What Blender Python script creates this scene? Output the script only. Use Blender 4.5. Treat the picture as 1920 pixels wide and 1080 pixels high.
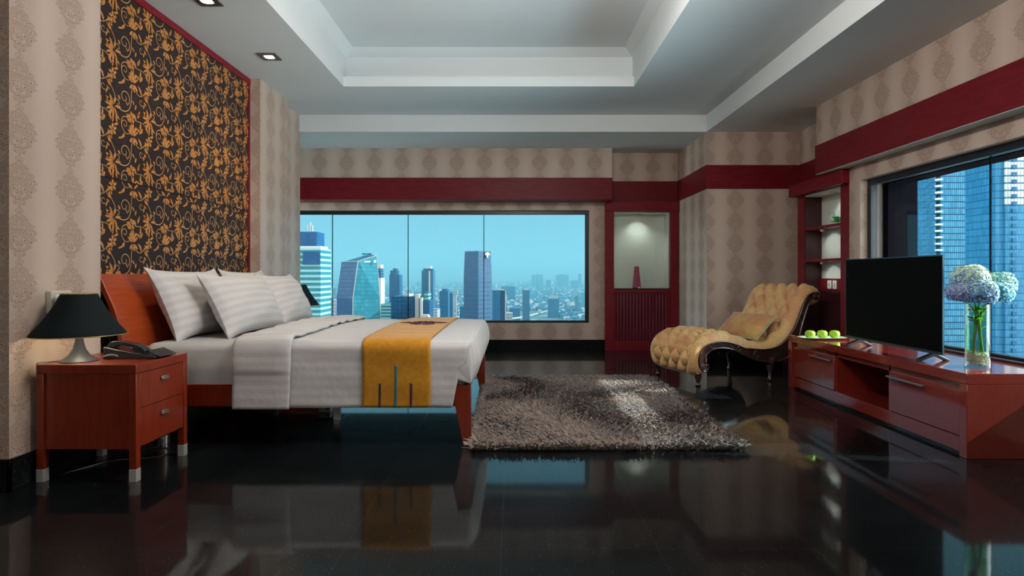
import bpy, math, random
import numpy as np
from mathutils import Vector, Matrix
random.seed(7); rng = np.random.default_rng(7)
S = bpy.context.scene; COL = S.collection
for o in list(bpy.data.objects): bpy.data.objects.remove(o)
PI = math.pi

# ------------------------------------------------------------------ camera, world, sun, exposure
F = 1100.0; EYE = 1.05
cam = bpy.data.cameras.new('camera'); camo = bpy.data.objects.new('camera', cam); COL.objects.link(camo)
cam.sensor_width = 36; cam.lens = F/1920*36; cam.shift_x = -2/1920; cam.shift_y = -25/1920
cam.clip_start = .05; cam.clip_end = 40000
camo.location = (0, 0, EYE); camo.rotation_euler = (PI/2, 0, 0); S.camera = camo
vs = S.view_settings
vs.view_transform = 'Standard'; vs.look = 'None'; vs.gamma = 1; vs.use_curve_mapping = False; vs.exposure = 0.0
S.cycles.max_bounces = 8; S.cycles.diffuse_bounces = 4; S.cycles.glossy_bounces = 4
S.cycles.transmission_bounces = 8; S.cycles.transparent_max_bounces = 16; S.cycles.volume_bounces = 0
S.cycles.use_denoising = True; S.cycles.caustics_reflective = False; S.cycles.caustics_refractive = False
S.cycles.sample_clamp_indirect = 5; S.cycles.sample_clamp_direct = 5; S.cycles.use_adaptive_sampling = False

class NT:
    def __init__(s, tree): s.t = tree; s.t.nodes.clear()
    def n(s, typ, **kw):
        nd = s.t.nodes.new(typ)
        for k, v in kw.items():
            if k.startswith('i_'): s.set(nd, k[2:].replace('_', ' '), v)
            else: setattr(nd, k, v)
        return nd
    def set(s, nd, key, v):
        sk = nd.inputs[key] if not isinstance(key, int) else nd.inputs[key]
        if isinstance(v, bpy.types.NodeSocket): s.t.links.new(v, sk)
        else:
            if isinstance(v, tuple) and len(v) == 3 and sk.type == 'RGBA': v = (*v, 1)
            sk.default_value = v
    def m(s, op, a, b=None, c=None):
        nd = s.t.nodes.new('ShaderNodeMath'); nd.operation = op
        for i, v in enumerate((a, b, c)):
            if v is not None: s.set(nd, i, v)
        return nd.outputs[0]
    def mr(s, v, a, b, c=0.0, d=1.0, smooth=True):
        nd = s.n('ShaderNodeMapRange'); nd.interpolation_type = 'SMOOTHSTEP' if smooth else 'LINEAR'
        for k, x in zip(('Value', 'From Min', 'From Max', 'To Min', 'To Max'), (v, a, b, c, d)): s.set(nd, k, x)
        return nd.outputs[0]
    def mix(s, f, a, b):
        nd = s.n('ShaderNodeMix', data_type='RGBA'); s.set(nd, 0, f); s.set(nd, 6, a); s.set(nd, 7, b); return nd.outputs[2]
    def xyz(s, sock):
        nd = s.n('ShaderNodeSeparateXYZ'); s.set(nd, 0, sock); return nd.outputs
    def comb(s, x=0., y=0., z=0.):
        nd = s.n('ShaderNodeCombineXYZ'); s.set(nd, 0, x); s.set(nd, 1, y); s.set(nd, 2, z); return nd.outputs[0]
    def noise(s, vec, scale, detail=2., rough=.5, out=0, dist=0.):
        nd = s.n('ShaderNodeTexNoise'); s.set(nd, 'Vector', vec); s.set(nd, 'Scale', scale); s.set(nd, 'Detail', detail)
        s.set(nd, 'Roughness', rough); s.set(nd, 'Distortion', dist); return nd.outputs[out]
    def voro(s, vec, scale, feature='F1', out=0):
        nd = s.n('ShaderNodeTexVoronoi', feature=feature); s.set(nd, 'Vector', vec); s.set(nd, 'Scale', scale); return nd.outputs[out]
    def bump(s, h, strength=.3, dist=.01):
        nd = s.n('ShaderNodeBump'); s.set(nd, 'Height', h); s.set(nd, 'Strength', strength); s.set(nd, 'Distance', dist); return nd.outputs[0]

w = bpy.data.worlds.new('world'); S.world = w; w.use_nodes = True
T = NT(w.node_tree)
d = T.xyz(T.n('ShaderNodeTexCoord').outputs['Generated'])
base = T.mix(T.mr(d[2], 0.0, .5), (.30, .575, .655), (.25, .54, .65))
side = T.m('ADD', T.mr(d[0], .70, .95), T.m('MULTIPLY', .5, T.mr(T.m('MULTIPLY', d[0], -1.), .70, .95)))               # added sky brightness out of view on both sides, lights the room
back = T.mr(T.m('MULTIPLY', d[1], -1.), .2, .9)  # added sky brightness behind the camera, fills the room
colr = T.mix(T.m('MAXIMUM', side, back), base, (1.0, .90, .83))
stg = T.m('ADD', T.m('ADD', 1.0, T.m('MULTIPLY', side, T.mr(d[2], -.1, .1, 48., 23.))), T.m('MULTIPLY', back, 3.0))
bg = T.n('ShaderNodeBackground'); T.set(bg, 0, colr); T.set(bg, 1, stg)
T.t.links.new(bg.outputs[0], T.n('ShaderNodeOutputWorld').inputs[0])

def light(name, typ, loc, energy, color=(1, 1, 1), **kw):
    l = bpy.data.lights.new(name, typ); l.energy = energy; l.color = color
    for k, v in kw.items(): setattr(l, k, v)
    o = bpy.data.objects.new(name, l); COL.objects.link(o); o.location = loc; return o
sun = light('sun', 'SUN', (20, 0, 20), 13., (1, .93, .80), angle=.012)
sun.rotation_euler = Vector((-1, .13, -.665)).to_track_quat('-Z', 'Y').to_euler()

# ------------------------------------------------------------------ materials
def mat(name, fn):
    m = bpy.data.materials.new(name); m.use_nodes = True; t = NT(m.node_tree)
    out = t.n('ShaderNodeOutputMaterial'); fn(t, out); return m
def pbr(name, color, rough=.5, metal=0., spec=.5, coat=0., fn=None, **kw):
    def f(t, out):
        b = t.n('ShaderNodeBsdfPrincipled')
        t.set(b, 'Base Color', color); t.set(b, 'Roughness', rough); t.set(b, 'Metallic', metal)
        t.set(b, 'Specular IOR Level', spec); t.set(b, 'Coat Weight', coat); t.set(b, 'Coat Roughness', .06)
        for k, v in kw.items(): t.set(b, k.replace('_', ' '), v)
        if fn: fn(t, b)
        t.t.links.new(b.outputs[0], out.inputs[0])
    return mat(name, f)
def oc(t): return t.n('ShaderNodeTexCoord').outputs['Object']
def uvc(t): return t.n('ShaderNodeTexCoord').outputs['UV']
def vmul(t, v, x, y, z):
    nd = t.n('ShaderNodeVectorMath', operation='MULTIPLY'); t.set(nd, 0, v); t.set(nd, 1, (x, y, z)); return nd.outputs[0]

def wallpaper(name, u0, per, z0, zper=.255, tint=1.0):
    def fn(t, b):
        p = t.xyz(oc(t)); nx = t.m('GREATER_THAN', t.m('ABSOLUTE', t.xyz(t.n('ShaderNodeNewGeometry').outputs['True Normal'])[0]), .5)
        u = t.m('ADD', t.m('MULTIPLY', nx, p[1]), t.m('MULTIPLY', t.m('SUBTRACT', 1., nx), p[0]))
        cu = t.m('MULTIPLY', t.m('SUBTRACT', t.m('FRACT', t.m('ADD', t.m('DIVIDE', t.m('SUBTRACT', u, u0), per), 100.5)), .5), per)
        cv = t.m('MULTIPLY', t.m('SUBTRACT', t.m('FRACT', t.m('ADD', t.m('DIVIDE', t.m('SUBTRACT', p[2], z0), zper), 100.5)), .5), zper)
        au = t.m('ABSOLUTE', cu)
        # medallion outline: scalloped diamond that narrows where the chain joins
        prof = t.m('POWER', t.m('ABSOLUTE', t.m('ADD', .5, t.m('MULTIPLY', .5, t.m('COSINE', t.m('MULTIPLY', cv, 2*PI/zper))))), .85)
        sc = t.m('MULTIPLY', .010, t.m('SINE', t.m('MULTIPLY', cv, 2*PI/(zper/7))))
        half = t.m('ADD', t.m('ADD', .016, t.m('MULTIPLY', .088, prof)), sc)
        inside = t.mr(t.m('SUBTRACT', half, au), -.004, .006)
        q = t.comb(au, cv, 3.3)
        n1 = t.noise(q, 17., 1., .5, dist=.6)
        l1 = t.mr(t.m('ABSOLUTE', t.m('SINE', t.m('MULTIPLY', n1, 46.))), .60, .30)
        dd = t.m('SQRT', t.m('ADD', t.m('POWER', t.m('SUBTRACT', au, .05), 2.), t.m('POWER', cv, 2.)))
        qq = t.n('ShaderNodeVectorMath', operation='ADD'); t.set(qq, 0, q); t.set(qq, 1, t.comb(t.m('MULTIPLY', t.m('SUBTRACT', n1, .5), .02), t.m('MULTIPLY', t.m('SUBTRACT', n1, .5), .03), 0.))
        vd = t.voro(qq.outputs[0], 36., 'F1', 0)
        l2 = t.mr(t.m('ABSOLUTE', t.m('SINE', t.m('MULTIPLY', vd, 13.))), .62, .25)
        edge = t.mr(t.m('ABSOLUTE', t.m('SUBTRACT', t.m('SUBTRACT', half, au), .004)), .003, .0005)
        line = t.m('MULTIPLY', inside, t.m('MAXIMUM', l2, t.m('MULTIPLY', edge, .35)))
        # satin ground: pale between the chains, warm behind them, with a fine weave
        band = t.mr(au, .04, per*.5)
        gro = t.mix(band, (.43*tint, .335*tint, .28*tint), (.52*tint, .42*tint, .36*tint))
        wv = t.noise(t.comb(t.m('MULTIPLY', u, 400.), t.m('MULTIPLY', p[2], 30.), 0.), 1., 2.)
        gro = t.mix(t.m('MULTIPLY', t.mr(wv, .3, .7), .14), gro, (.30*tint, .24*tint, .18*tint))
        c = t.mix(t.m('MULTIPLY', line, .75), gro, (.17, .075, .042))
        t.set(b, 'Base Color', c); t.set(b, 'Roughness', t.mr(line, 0, 1, .42, .62)); t.set(b, 'Normal', t.bump(line, .15, .002))
    return pbr(name, (.5, .4, .3), .5, spec=.35, fn=fn)
WP_L = wallpaper('wallpaper_damask_left', 2.90, .334, 2.27)
WP_B = wallpaper('wallpaper_damask_pelmet', -2.59, .368, 2.545)
WP_C = wallpaper('wallpaper_damask_column', 2.63, .347, 1.93)
WP_R = wallpaper('wallpaper_damask_right', 5.55, .347, 2.53)

def wood(name, c1, c2, rough=.22, coat=.6, sc=(1, 1, 1), amt=1.):
    def fn(t, b):
        v = vmul(t, oc(t), *sc)
        n = t.noise(v, 9., 4., .6); f = t.noise(v, 60., 2., .5)
        x = t.m('ADD', t.m('MULTIPLY', n, .7), t.m('MULTIPLY', f, .3))
        t.set(b, 'Base Color', t.mix(t.mr(x, .35, .65), c1, c2))
    return pbr(name, c1, rough, spec=.5, coat=coat, fn=fn)
CHERRY = wood('cherry_wood', (.15, .014, .0035), (.20, .022, .005), .3, .15, (4, 4, .5))
CHERRY_H = wood('cherry_wood_headboard', (.24, .030, .007), (.34, .052, .011), .3, .2, (5, .4, 8))
MAHOG = wood('red_console_wood', (.16, .016, .010), (.195, .020, .012), .13, .8, (6, .7, 5))
REDP = pbr('red_painted_wood', (.105, .008, .014), .42, spec=.18, fn=lambda t, b: t.set(b, 'Base Color', t.mix(t.mr(t.noise(vmul(t, oc(t), 1, 1, 8), 5., 3.), .3, .7), (.14, .006, .012), (.175, .010, .018))))
REDB = pbr('red_band_lacquer', (.115, .007, .014), .42, spec=.18, fn=lambda t, b: t.set(b, 'Base Color', t.mix(t.mr(t.noise(vmul(t, oc(t), 2, 2, 9), 4., 3.), .3, .7), (.12, .005, .010), (.15, .009, .016))))
DARKRED = pbr('dark_red_wood', (.035, .004, .007), .4)
PLASTER = pbr('ceiling_paint', (.7, .7, .69), .75, spec=.2, fn=lambda t, b: t.set(b, 'Base Color', t.mix(t.mr(t.noise(oc(t), 1.2, 3.), .3, .7), (.63, .68, .70), (.66, .71, .73))))
WHITEP = pbr('white_plastic', (.75, .74, .70), .35)
NICHEP = pbr('niche_pale_paint', (.66, .70, .64), .6)
GREYP = pbr('grey_soffit_paint', (.36, .36, .34), .7)
BLACKM = pbr('black_window_metal', (.012, .018, .024), .35, metal=.3)
SEAL = pbr('black_glazing_seal', (.003, .004, .006), .9, spec=.02)
EXTD = pbr('dark_facade_panel', (.004, .004, .006), 1., spec=0.)
CHROME = pbr('brushed_metal', (.55, .53, .50), .3, metal=1.)
SILVER = pbr('silver_foot_paint', (.42, .40, .37), .35, metal=.3)
BLKPL = pbr('black_plastic', (.012, .014, .018), .28, spec=.6)
SCREEN = pbr('television_screen', (.003, .003, .003), .55, spec=.03)
GREYPL = pbr('dark_grey_lamp_enamel', (.035, .04, .052), .5, spec=.35)
GOLDT = pbr('gold_trim', (.35, .25, .10), .4, metal=.5)
SHADEM = pbr('black_shade_fabric', (.006, .010, .012), .75, spec=.12, fn=lambda t, b: t.set(b, 'Normal', t.bump(t.noise(oc(t), 600., 1.), .3, .001)))
SHADEI = pbr('shade_lining', (.55, .5, .38), .6)
def granite(name, tile):
    def fn(t, b):
        p = oc(t); s = t.voro(p, 85., 'F1', 0); rnd = t.xyz(t.voro(p, 85., 'F1', 1))
        sp = t.m('MULTIPLY', t.mr(s, .16, .08), t.m('GREATER_THAN', rnd[0], .80))
        s2 = t.voro(p, 210., 'F1', 0); r2 = t.xyz(t.voro(p, 210., 'F1', 1))
        sp2 = t.m('MULTIPLY', t.mr(s2, .3, .15), t.m('GREATER_THAN', r2[0], .72))
        c = t.mix(t.mr(t.noise(p, 3., 4.), .3, .75), (.0025, .0034, .0042), (.006, .0075, .009))
        c = t.mix(t.m('MULTIPLY', sp2, .5), c, (.09, .085, .07)); c = t.mix(t.m('MULTIPLY', sp, .9), c, (.26, .21, .14))
        r = t.m('ADD', .035, t.m('MULTIPLY', t.noise(p, 2., 3.), .04))
        if tile:
            q = t.xyz(p)
            def ln(v, o):
                f = t.m('FRACT', t.m('ADD', t.m('DIVIDE', t.m('SUBTRACT', v, o), .6), 50.5))
                return t.m('LESS_THAN', t.m('ABSOLUTE', t.m('SUBTRACT', f, .5)), .0022)
            g = t.m('MAXIMUM', ln(q[0], -.045), ln(q[1], 2.85))
            c = t.mix(t.m('MULTIPLY', g, .8), c, (.022, .026, .028)); r = t.m('ADD', r, t.m('MULTIPLY', g, .12))
        t.set(b, 'Base Color', c); t.set(b, 'Coat Roughness', r)
    return pbr(name, (.01, .01, .01), .30, spec=.03, coat=1., fn=fn, Coat_IOR=1.27)
FLOORM = granite('black_granite_tiles', True); BASEM = granite('black_granite_skirting', False)

def linen(name, c1=(.56, .545, .55), c2=(.505, .49, .495), per=.056):
    def fn(t, b):
        v = t.xyz(uvc(t))
        s = t.m('SINE', t.m('MULTIPLY', v[1], 2*PI/per)); k = t.mr(s, -.25, .25)
        t.set(b, 'Base Color', t.mix(k, c1, c2)); t.set(b, 'Roughness', t.mr(k, 0, 1, .55, .8))
        t.set(b, 'Normal', t.bump(t.noise(oc(t), 7., 3., .55), .22, .03)); t.set(b, 'Sheen Weight', .15)
    return pbr(name, c1, .65, spec=.3, fn=fn)
LINEN = linen('striped_white_linen'); SHEET = pbr('grey_white_sheet', (.44, .44, .45), .8, spec=.2, fn=lambda t, b: t.set(b, 'Normal', t.bump(t.noise(oc(t), 5., 3.), .2, .03)))
MUSTARD = pbr('mustard_runner_cloth', (.56, .235, .012), .8, spec=.2, Sheen_Weight=.25, fn=lambda t, b: (t.set(b, 'Base Color', t.mix(t.mr(t.noise(oc(t), 40., 3.), .3, .7), (.43, .18, .006), (.50, .225, .012))), t.set(b, 'Normal', t.bump(t.noise(oc(t), 500., 1.), .2, .001))))
TEAL = pbr('teal_ribbon', (.02, .17, .20), .6); PLUM = pbr('dark_plum_thread', (.045, .012, .03), .6)

def upholstery(name, a, b_, c_):
    def fn(t, b):
        p = oc(t); n = t.noise(p, 9., 1., .5, dist=1.6)
        vd = t.voro(p, 11., 'F1', 0)
        r = t.m('MAXIMUM', t.mr(t.m('ABSOLUTE', t.m('SINE', t.m('MULTIPLY', n, 30.))), .55, .15), t.m('MULTIPLY', t.mr(t.m('ABSOLUTE', t.m('SINE', t.m('MULTIPLY', vd, 16.))), .6, .2), .8))
        m1 = t.mix(t.mr(t.noise(p, 5., 2.), .42, .62), a, b_)
        t.set(b, 'Base Color', t.mix(t.m('MULTIPLY', r, .42), m1, c_)); t.set(b, 'Sheen Weight', .4); t.set(b, 'Sheen Roughness', .4)
        t.set(b, 'Normal', t.bump(n, .15, .01))
    return pbr(name, a, .6, spec=.3, fn=fn)
PAISLEY = upholstery('gold_paisley_velvet', (.66, .42, .17), (.58, .30, .13), (.38, .14, .07))
PAISLEY2 = upholstery('gold_cushion_velvet', (.54, .33, .11), (.46, .22, .085), (.33, .11, .05))
FRINGE = pbr('green_gold_fringe', (.40, .42, .25), .7)
EBONY = pbr('carved_dark_wood', (.035, .016, .012), .22, coat=.7, spec=.6)

def pane(name, tint, gl=1.):
    def f(t, out):
        tr = t.n('ShaderNodeBsdfTransparent'); t.set(tr, 0, tint)
        g = t.n('ShaderNodeBsdfGlossy'); t.set(g, 1, 0.0)
        lw = t.n('ShaderNodeLayerWeight'); t.set(lw, 0, .5); fr = t.n('ShaderNodeMath', operation='MULTIPLY_ADD'); t.set(fr, 0, t.m('POWER', lw.outputs['Facing'], 4.5)); t.set(fr, 1, .93); t.set(fr, 2, .04)
        mx = t.n('ShaderNodeMixShader'); t.t.links.new(t.m('MULTIPLY', fr.outputs[0], gl), mx.inputs[0])
        t.t.links.new(tr.outputs[0], mx.inputs[1]); t.t.links.new(g.outputs[0], mx.inputs[2]); t.t.links.new(mx.outputs[0], out.inputs[0])
    return mat(name, f)
GLASS = pane('blue_tinted_window_glass', (.86, .965, 1.0), .45); GLASS_B = pane('coated_blue_window_glass', (.86, .965, 1.0), .015)
CLEAR = pane('clear_glass', (.97, .99, .98)); VASEG = pane('vase_glass', (.88, .96, .92), 1.6)
WATER = pane('vase_water', (.80, .93, .84), .7)

def facade(name, wall, glass, fh=3.8, fw=3.0, lw=.35, vw=.12, rough=.3, noisec=.25, spec=.15):
    def fn(t, b):
        p = t.xyz(oc(t)); nx = t.m('GREATER_THAN', t.m('ABSOLUTE', t.xyz(t.n('ShaderNodeNewGeometry').outputs['True Normal'])[0]), .5)
        u = t.m('ADD', t.m('MULTIPLY', nx, p[1]), t.m('MULTIPLY', t.m('SUBTRACT', 1., nx), p[0]))
        fz = t.m('FRACT', t.m('ADD', t.m('DIVIDE', p[2], fh), 100.)); fu = t.m('FRACT', t.m('ADD', t.m('DIVIDE', u, fw), 100.))
        ln = t.m('MAXIMUM', t.m('LESS_THAN', fz, lw), t.m('LESS_THAN', fu, vw))
        cell = t.comb(t.m('FLOOR', t.m('DIVIDE', u, fw)), t.m('FLOOR', t.m('DIVIDE', p[2], fh)), 0.)
        wn = t.n('ShaderNodeTexWhiteNoise', noise_dimensions='3D'); t.set(wn, 'Vector', cell)
        g2 = tuple(min(1, x*1.9+.02) for x in glass)
        g = t.mix(t.m('MULTIPLY', wn.outputs[0], noisec), glass, g2)
        t.set(b, 'Base Color', t.mix(ln, g, wall)); t.set(b, 'Roughness', t.mr(ln, 0, 1, rough, .7))
    return pbr(name, wall, rough, spec=spec, fn=fn)

# ------------------------------------------------------------------ mesh building
class MB:
    def __init__(s): s.v = []; s.f = []; s.mi = []; s.uv = {}
    def add(s, vs, fs, m=0, M=None):
        o = len(s.v)
        s.v += [tuple(M @ Vector(p)) for p in vs] if M else [tuple(p) for p in vs]
        s.f += [tuple(i+o for i in f) for f in fs]; s.mi += [m]*len(fs); return s
    def box(s, x0, x1, y0, y1, z0, z1, m=0, M=None):
        return s.add([(x, y, z) for z in (z0, z1) for y in (y0, y1) for x in (x0, x1)],
                     [(0, 2, 3, 1), (4, 5, 7, 6), (0, 1, 5, 4), (2, 6, 7, 3), (0, 4, 6, 2), (1, 3, 7, 5)], m, M)
    def lathe(s, prof, c=(0, 0, 0), seg=32, m=0, M=None, cap=True):
        vs = []; fs = []
        for r, z in prof:
            for k in range(seg): a = 2*PI*k/seg; vs.append((c[0]+r*math.cos(a), c[1]+r*math.sin(a), c[2]+z))
        for i in range(len(prof)-1):
            for k in range(seg): k2 = (k+1) % seg; fs.append((i*seg+k, i*seg+k2, (i+1)*seg+k2, (i+1)*seg+k))
        if cap: fs.append(tuple(range(seg-1, -1, -1))); fs.append(tuple((len(prof)-1)*seg+k for k in range(seg)))
        return s.add(vs, fs, m, M)
    def tube(s, pts, r, seg=8, m=0, M=None):
        pts = [Vector(p) for p in pts]; n = len(pts); vs = []; fs = []
        rr = r if isinstance(r, (list, tuple)) else [r]*n
        up = None
        for i, p in enumerate(pts):
            tg = (pts[min(i+1, n-1)]-pts[max(i-1, 0)]).normalized()
            if up is None: up = tg.orthogonal().normalized()
            up = (up - tg*up.dot(tg)).normalized(); sd = tg.cross(up)
            for k in range(seg): a = 2*PI*k/seg; vs.append(p+(up*math.cos(a)+sd*math.sin(a))*rr[i])
        for i in range(n-1):
            for k in range(seg): k2 = (k+1) % seg; fs.append((i*seg+k, i*seg+k2, (i+1)*seg+k2, (i+1)*seg+k))
        fs.append(tuple(range(seg-1, -1, -1))); fs.append(tuple((n-1)*seg+k for k in range(seg)))
        return s.add(vs, fs, m, M)
    def prism(s, poly, a, b, axis='y', m=0, M=None):
        def P(p, t): return {'y': (p[0], t, p[1]), 'x': (t, p[0], p[1]), 'z': (p[0], p[1], t)}[axis]
        n = len(poly); vs = [P(p, a) for p in poly]+[P(p, b) for p in poly]
        fs = [tuple(range(n)), tuple(range(2*n-1, n-1, -1))]+[(i, (i+1) % n, n+(i+1) % n, n+i) for i in range(n)]
        return s.add(vs, fs, m, M)
    def grid(s, fn, nu, nv, m=0, uv=None, closed_v=False):
        o = len(s.v); vs = [fn(i/nu, j/nv) for i in range(nu+1) for j in range(nv+1)]
        fs = [(i*(nv+1)+j, (i+1)*(nv+1)+j, (i+1)*(nv+1)+j+1, i*(nv+1)+j+1) for i in range(nu) for j in range(nv)]
        s.add(vs, fs, m)
        if uv:
            for i in range(nu+1):
                for j in range(nv+1): s.uv[o+i*(nv+1)+j] = uv(i/nu, j/nv)
        return s
    def ball(s, c, rx, ry, rz, seg=16, m=0, M=None):
        pr = [(math.sin(PI*k/(seg//2)), -math.cos(PI*k/(seg//2))) for k in range(1, seg//2)]
        o = len(s.v); s.lathe(pr, (0, 0, 0), seg, m)
        for i in range(o, len(s.v)):
            x, y, z = s.v[i]; p = Vector((c[0]+x*rx, c[1]+y*ry, c[2]+z*rz)); s.v[i] = tuple(M @ p) if M else tuple(p)
        return s

ROOT = {}
def finish(me, smooth=35):
    if smooth:
        me.polygons.foreach_set('use_smooth', [True]*len(me.polygons)); me.set_sharp_from_angle(angle=math.radians(smooth))
def obj(name, mb, mats, parent=None, origin=None, bevel=0, smooth=35, solid=0, subsurf=0, label=None, fixn=True):
    if not isinstance(mats, (list, tuple)): mats = [mats]
    org = ROOT.get(parent.name, Vector()) if parent else Vector(origin or (0, 0, 0))
    me = bpy.data.meshes.new(name); me.from_pydata([tuple(Vector(p)-org) for p in mb.v], [], mb.f)
    for m in mats: me.materials.append(m)
    me.polygons.foreach_set('material_index', mb.mi)
    if mb.uv:
        ul = me.uv_layers.new(name='UVMap')
        for lp in me.loops: ul.data[lp.index].uv = mb.uv.get(lp.vertex_index, (0, 0))
    if fixn and not mb.uv:
        import bmesh
        bm = bmesh.new(); bm.from_mesh(me); bmesh.ops.recalc_face_normals(bm, faces=bm.faces); bm.to_mesh(me); bm.free()
    finish(me, smooth); me.update()
    o = bpy.data.objects.new(name, me); COL.objects.link(o)
    if parent: o.parent = parent; ROOT[o.name] = org
    else: o.location = org; ROOT[o.name] = org
    if solid: md = o.modifiers.new('Solidify', 'SOLIDIFY'); md.thickness = solid; md.offset = 1
    if bevel: md = o.modifiers.new('Bevel', 'BEVEL'); md.width = bevel; md.segments = 2; md.limit_method = 'ANGLE'; md.angle_limit = .7
    if subsurf: md = o.modifiers.new('Subdivision', 'SUBSURF'); md.levels = subsurf; md.render_levels = subsurf
    if label: o['label'] = label
    return o
def tag(o, label, cat, group=None, kind=None):
    o['label'] = label; o['category'] = cat
    if group: o['group'] = group
    if kind: o['kind'] = kind
    return o
def thing(name, label, cat, loc=(0, 0, 0), group=None):
    o = bpy.data.objects.new(name, None); o.empty_display_size = .1; COL.objects.link(o); o.location = loc
    ROOT[o.name] = Vector(loc); return tag(o, label, cat, group)
def struct(name, mb, mats, **kw):
    o = obj(name, mb, mats, **kw)
    if not kw.get('parent'): o['kind'] = 'structure'
    return o
def copy_tree(o, parent=None):
    c = o.copy(); COL.objects.link(c); c.parent = parent
    for ch in list(o.children): copy_tree(ch, c)
    return c
def bx(*a, m=0): return MB().box(*a, m=m)

# ------------------------------------------------------------------ room shell
struct('floor', bx(-6, 3.39, -2.5, 8.15, -.15, 0), FLOORM, smooth=0)
c = MB()
tx0, tx1, ty0, ty1 = -1.70, 1.215, .45, 5.89
c.box(-6, tx0, -2.5, 6.94, 2.94, 3.04); c.box(tx1, 2.29, -2.5, 6.94, 2.94, 3.04)
c.box(tx0, tx1, -2.5, ty0, 2.94, 3.04); c.box(tx0, tx1, ty1, 6.94, 2.94, 3.04)
ux0, ux1, uy0, uy1 = -1.73, 1.235, .27, 6.07
c.box(ux0-.1, ux0, uy0-.1, uy1+.1, 3.04, 3.5); c.box(ux1, ux1+.1, uy0-.1, uy1+.1, 3.04, 3.5)
c.box(ux0, ux1, uy0-.1, uy0, 3.04, 3.5); c.box(ux0, ux1, uy1, uy1+.1, 3.04, 3.5)
a = [(ux0, uy0, 3.30), (ux1, uy0, 3.30), (ux1, uy1, 3.30), (ux0, uy1, 3.30)]
b = [(ux0+.1, uy0+.12, 3.36), (ux1-.1, uy0+.12, 3.36), (ux1-.1, uy1-.12, 3.36), (ux0+.1, uy1-.12, 3.36)]
c.add(a+b, [(0, 1, 5, 4), (1, 2, 6, 5), (2, 3, 7, 6), (3, 0, 4, 7), (4, 5, 6, 7)])
c.box(-6, 3.4, -2.6, 8.4, 3.5, 3.6)
struct('ceiling', c, PLASTER, smooth=0, fixn=False)
struct('trim_1', bx(-4.5, 2.29, 6.94, 8.15, 2.74, 3.04), PLASTER, smooth=0)['label'] = 'dropped white ceiling beam before the window wall'
struct('trim_2', bx(2.29, 3.39, -2.5, 8.15, 2.74, 3.04), PLASTER, smooth=0)['label'] = 'dropped white ceiling strip along the right wall'

wl = MB()
wl.box(-6, -2.44, 2.84, 3.04, 0, 2.94); wl.box(-2.64, -2.44, 3.04, 3.47, 0, 2.94)
wl.box(-2.74, -2.60, 3.47, 5.66, 0, 2.94); wl.box(-2.74, -2.44, 5.66, 6.34, 0, 2.94); wl.box(-2.74, -2.53, 6.34, 6.97, 0, 2.94)
wl.box(-4.5, -2.74, 6.87, 6.97, 0, 2.94)
struct('wall_left', wl, WP_L, smooth=0)
wx, wz0, wz1 = 1.064, .376, 1.946
wb = MB()
wb.box(-4.5, 1.389, 8.15, 8.40, wz1, 2.94); wb.box(wx, 1.389, 8.15, 8.40, 0, wz1); wb.box(-4.5, wx, 8.15, 8.40, 0, wz0)
wb.box(1.389, 2.167, 8.15, 8.40, 1.918, 2.94); wb.box(1.389, 2.167, 8.15, 8.40, 0, .86); wb.box(2.167, 2.29, 8.15, 8.40, 0, 2.94)
struct('wall_back', wb, wallpaper('wallpaper_damask_window_wall', 1.225, .36, .25), smooth=0)
struct('wall_side', bx(-4.6, -4.5, 6.87, 7.0, 0, 2.94).box(-4.6, -4.5, 7.0, 8.12, 0, .376).box(-4.6, -4.5, 7.0, 8.12, 1.946, 2.94).box(-4.6, -4.5, 8.12, 8.40, 0, 2.94), WP_B, smooth=0)
wc = bx(2.29, 3.39, 6.94, 8.40, 0, 2.94); struct('wall_column', wc, WP_C, smooth=0)
wr = MB()
wr.box(3.39, 3.49, 5.36, 6.94, 0, 2.94); wr.box(3.17, 3.39, 5.36, 5.53, 0, 2.94)
wr.box(3.17, 3.37, -2.5, 5.36, 1.915, 2.94); wr.box(3.17, 3.37, -2.5, 5.36, 0, .485); wr.box(3.17, 3.37, -2.5, 3.1, .485, 1.915)
struct('wall_right', wr, WP_R, smooth=0)
struct('wall_front', bx(-6, -5, -2.6, -2.5, 0, 2.94).box(2.4, 3.37, -2.6, -2.5, 0, 2.94).box(-5, 2.4, -2.6, -2.5, 0, 1.7).box(-5, 2.4, -2.6, -2.5, 2.6, 2.94), pbr('brown_wall_paint', (.11, .08, .06), .7), smooth=0)
wf = bx(-6.1, -6, -2.5, 3.04, 0, 2.94)
struct('wall_far_left', wf, WP_L, smooth=0)
# pelmets and red bands
struct('trim_3', bx(-4.5, 1.326, 7.84, 8.15, 2.345, 2.74), WP_B, smooth=0)['label'] = 'papered pelmet box over the city window'
struct('trim_4', bx(-4.5, 1.326, 7.83, 8.15, 2.052, 2.345), REDB, bevel=.003)['label'] = 'dark red lacquered band of the pelmet over the city window'
rb = MB(); rb.box(1.326, 2.29, 8.13, 8.15, 2.065, 2.345); rb.box(2.275, 2.29, 6.93, 8.13, 2.065, 2.345); rb.box(2.275, 3.38, 6.925, 6.94, 2.065, 2.345); rb.box(3.375, 3.39, 5.9, 6.93, 2.065, 2.345)
struct('trim_5', rb, REDB, bevel=.002)['label'] = 'dark red band running round the papered column'
struct('trim_6', bx(3.05, 3.17, -2.5, 5.9, 2.345, 2.74).box(3.17, 3.375, 5.535, 5.9, 2.345, 2.74), WP_R, smooth=0)['label'] = 'papered pelmet box over the right window'
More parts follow.
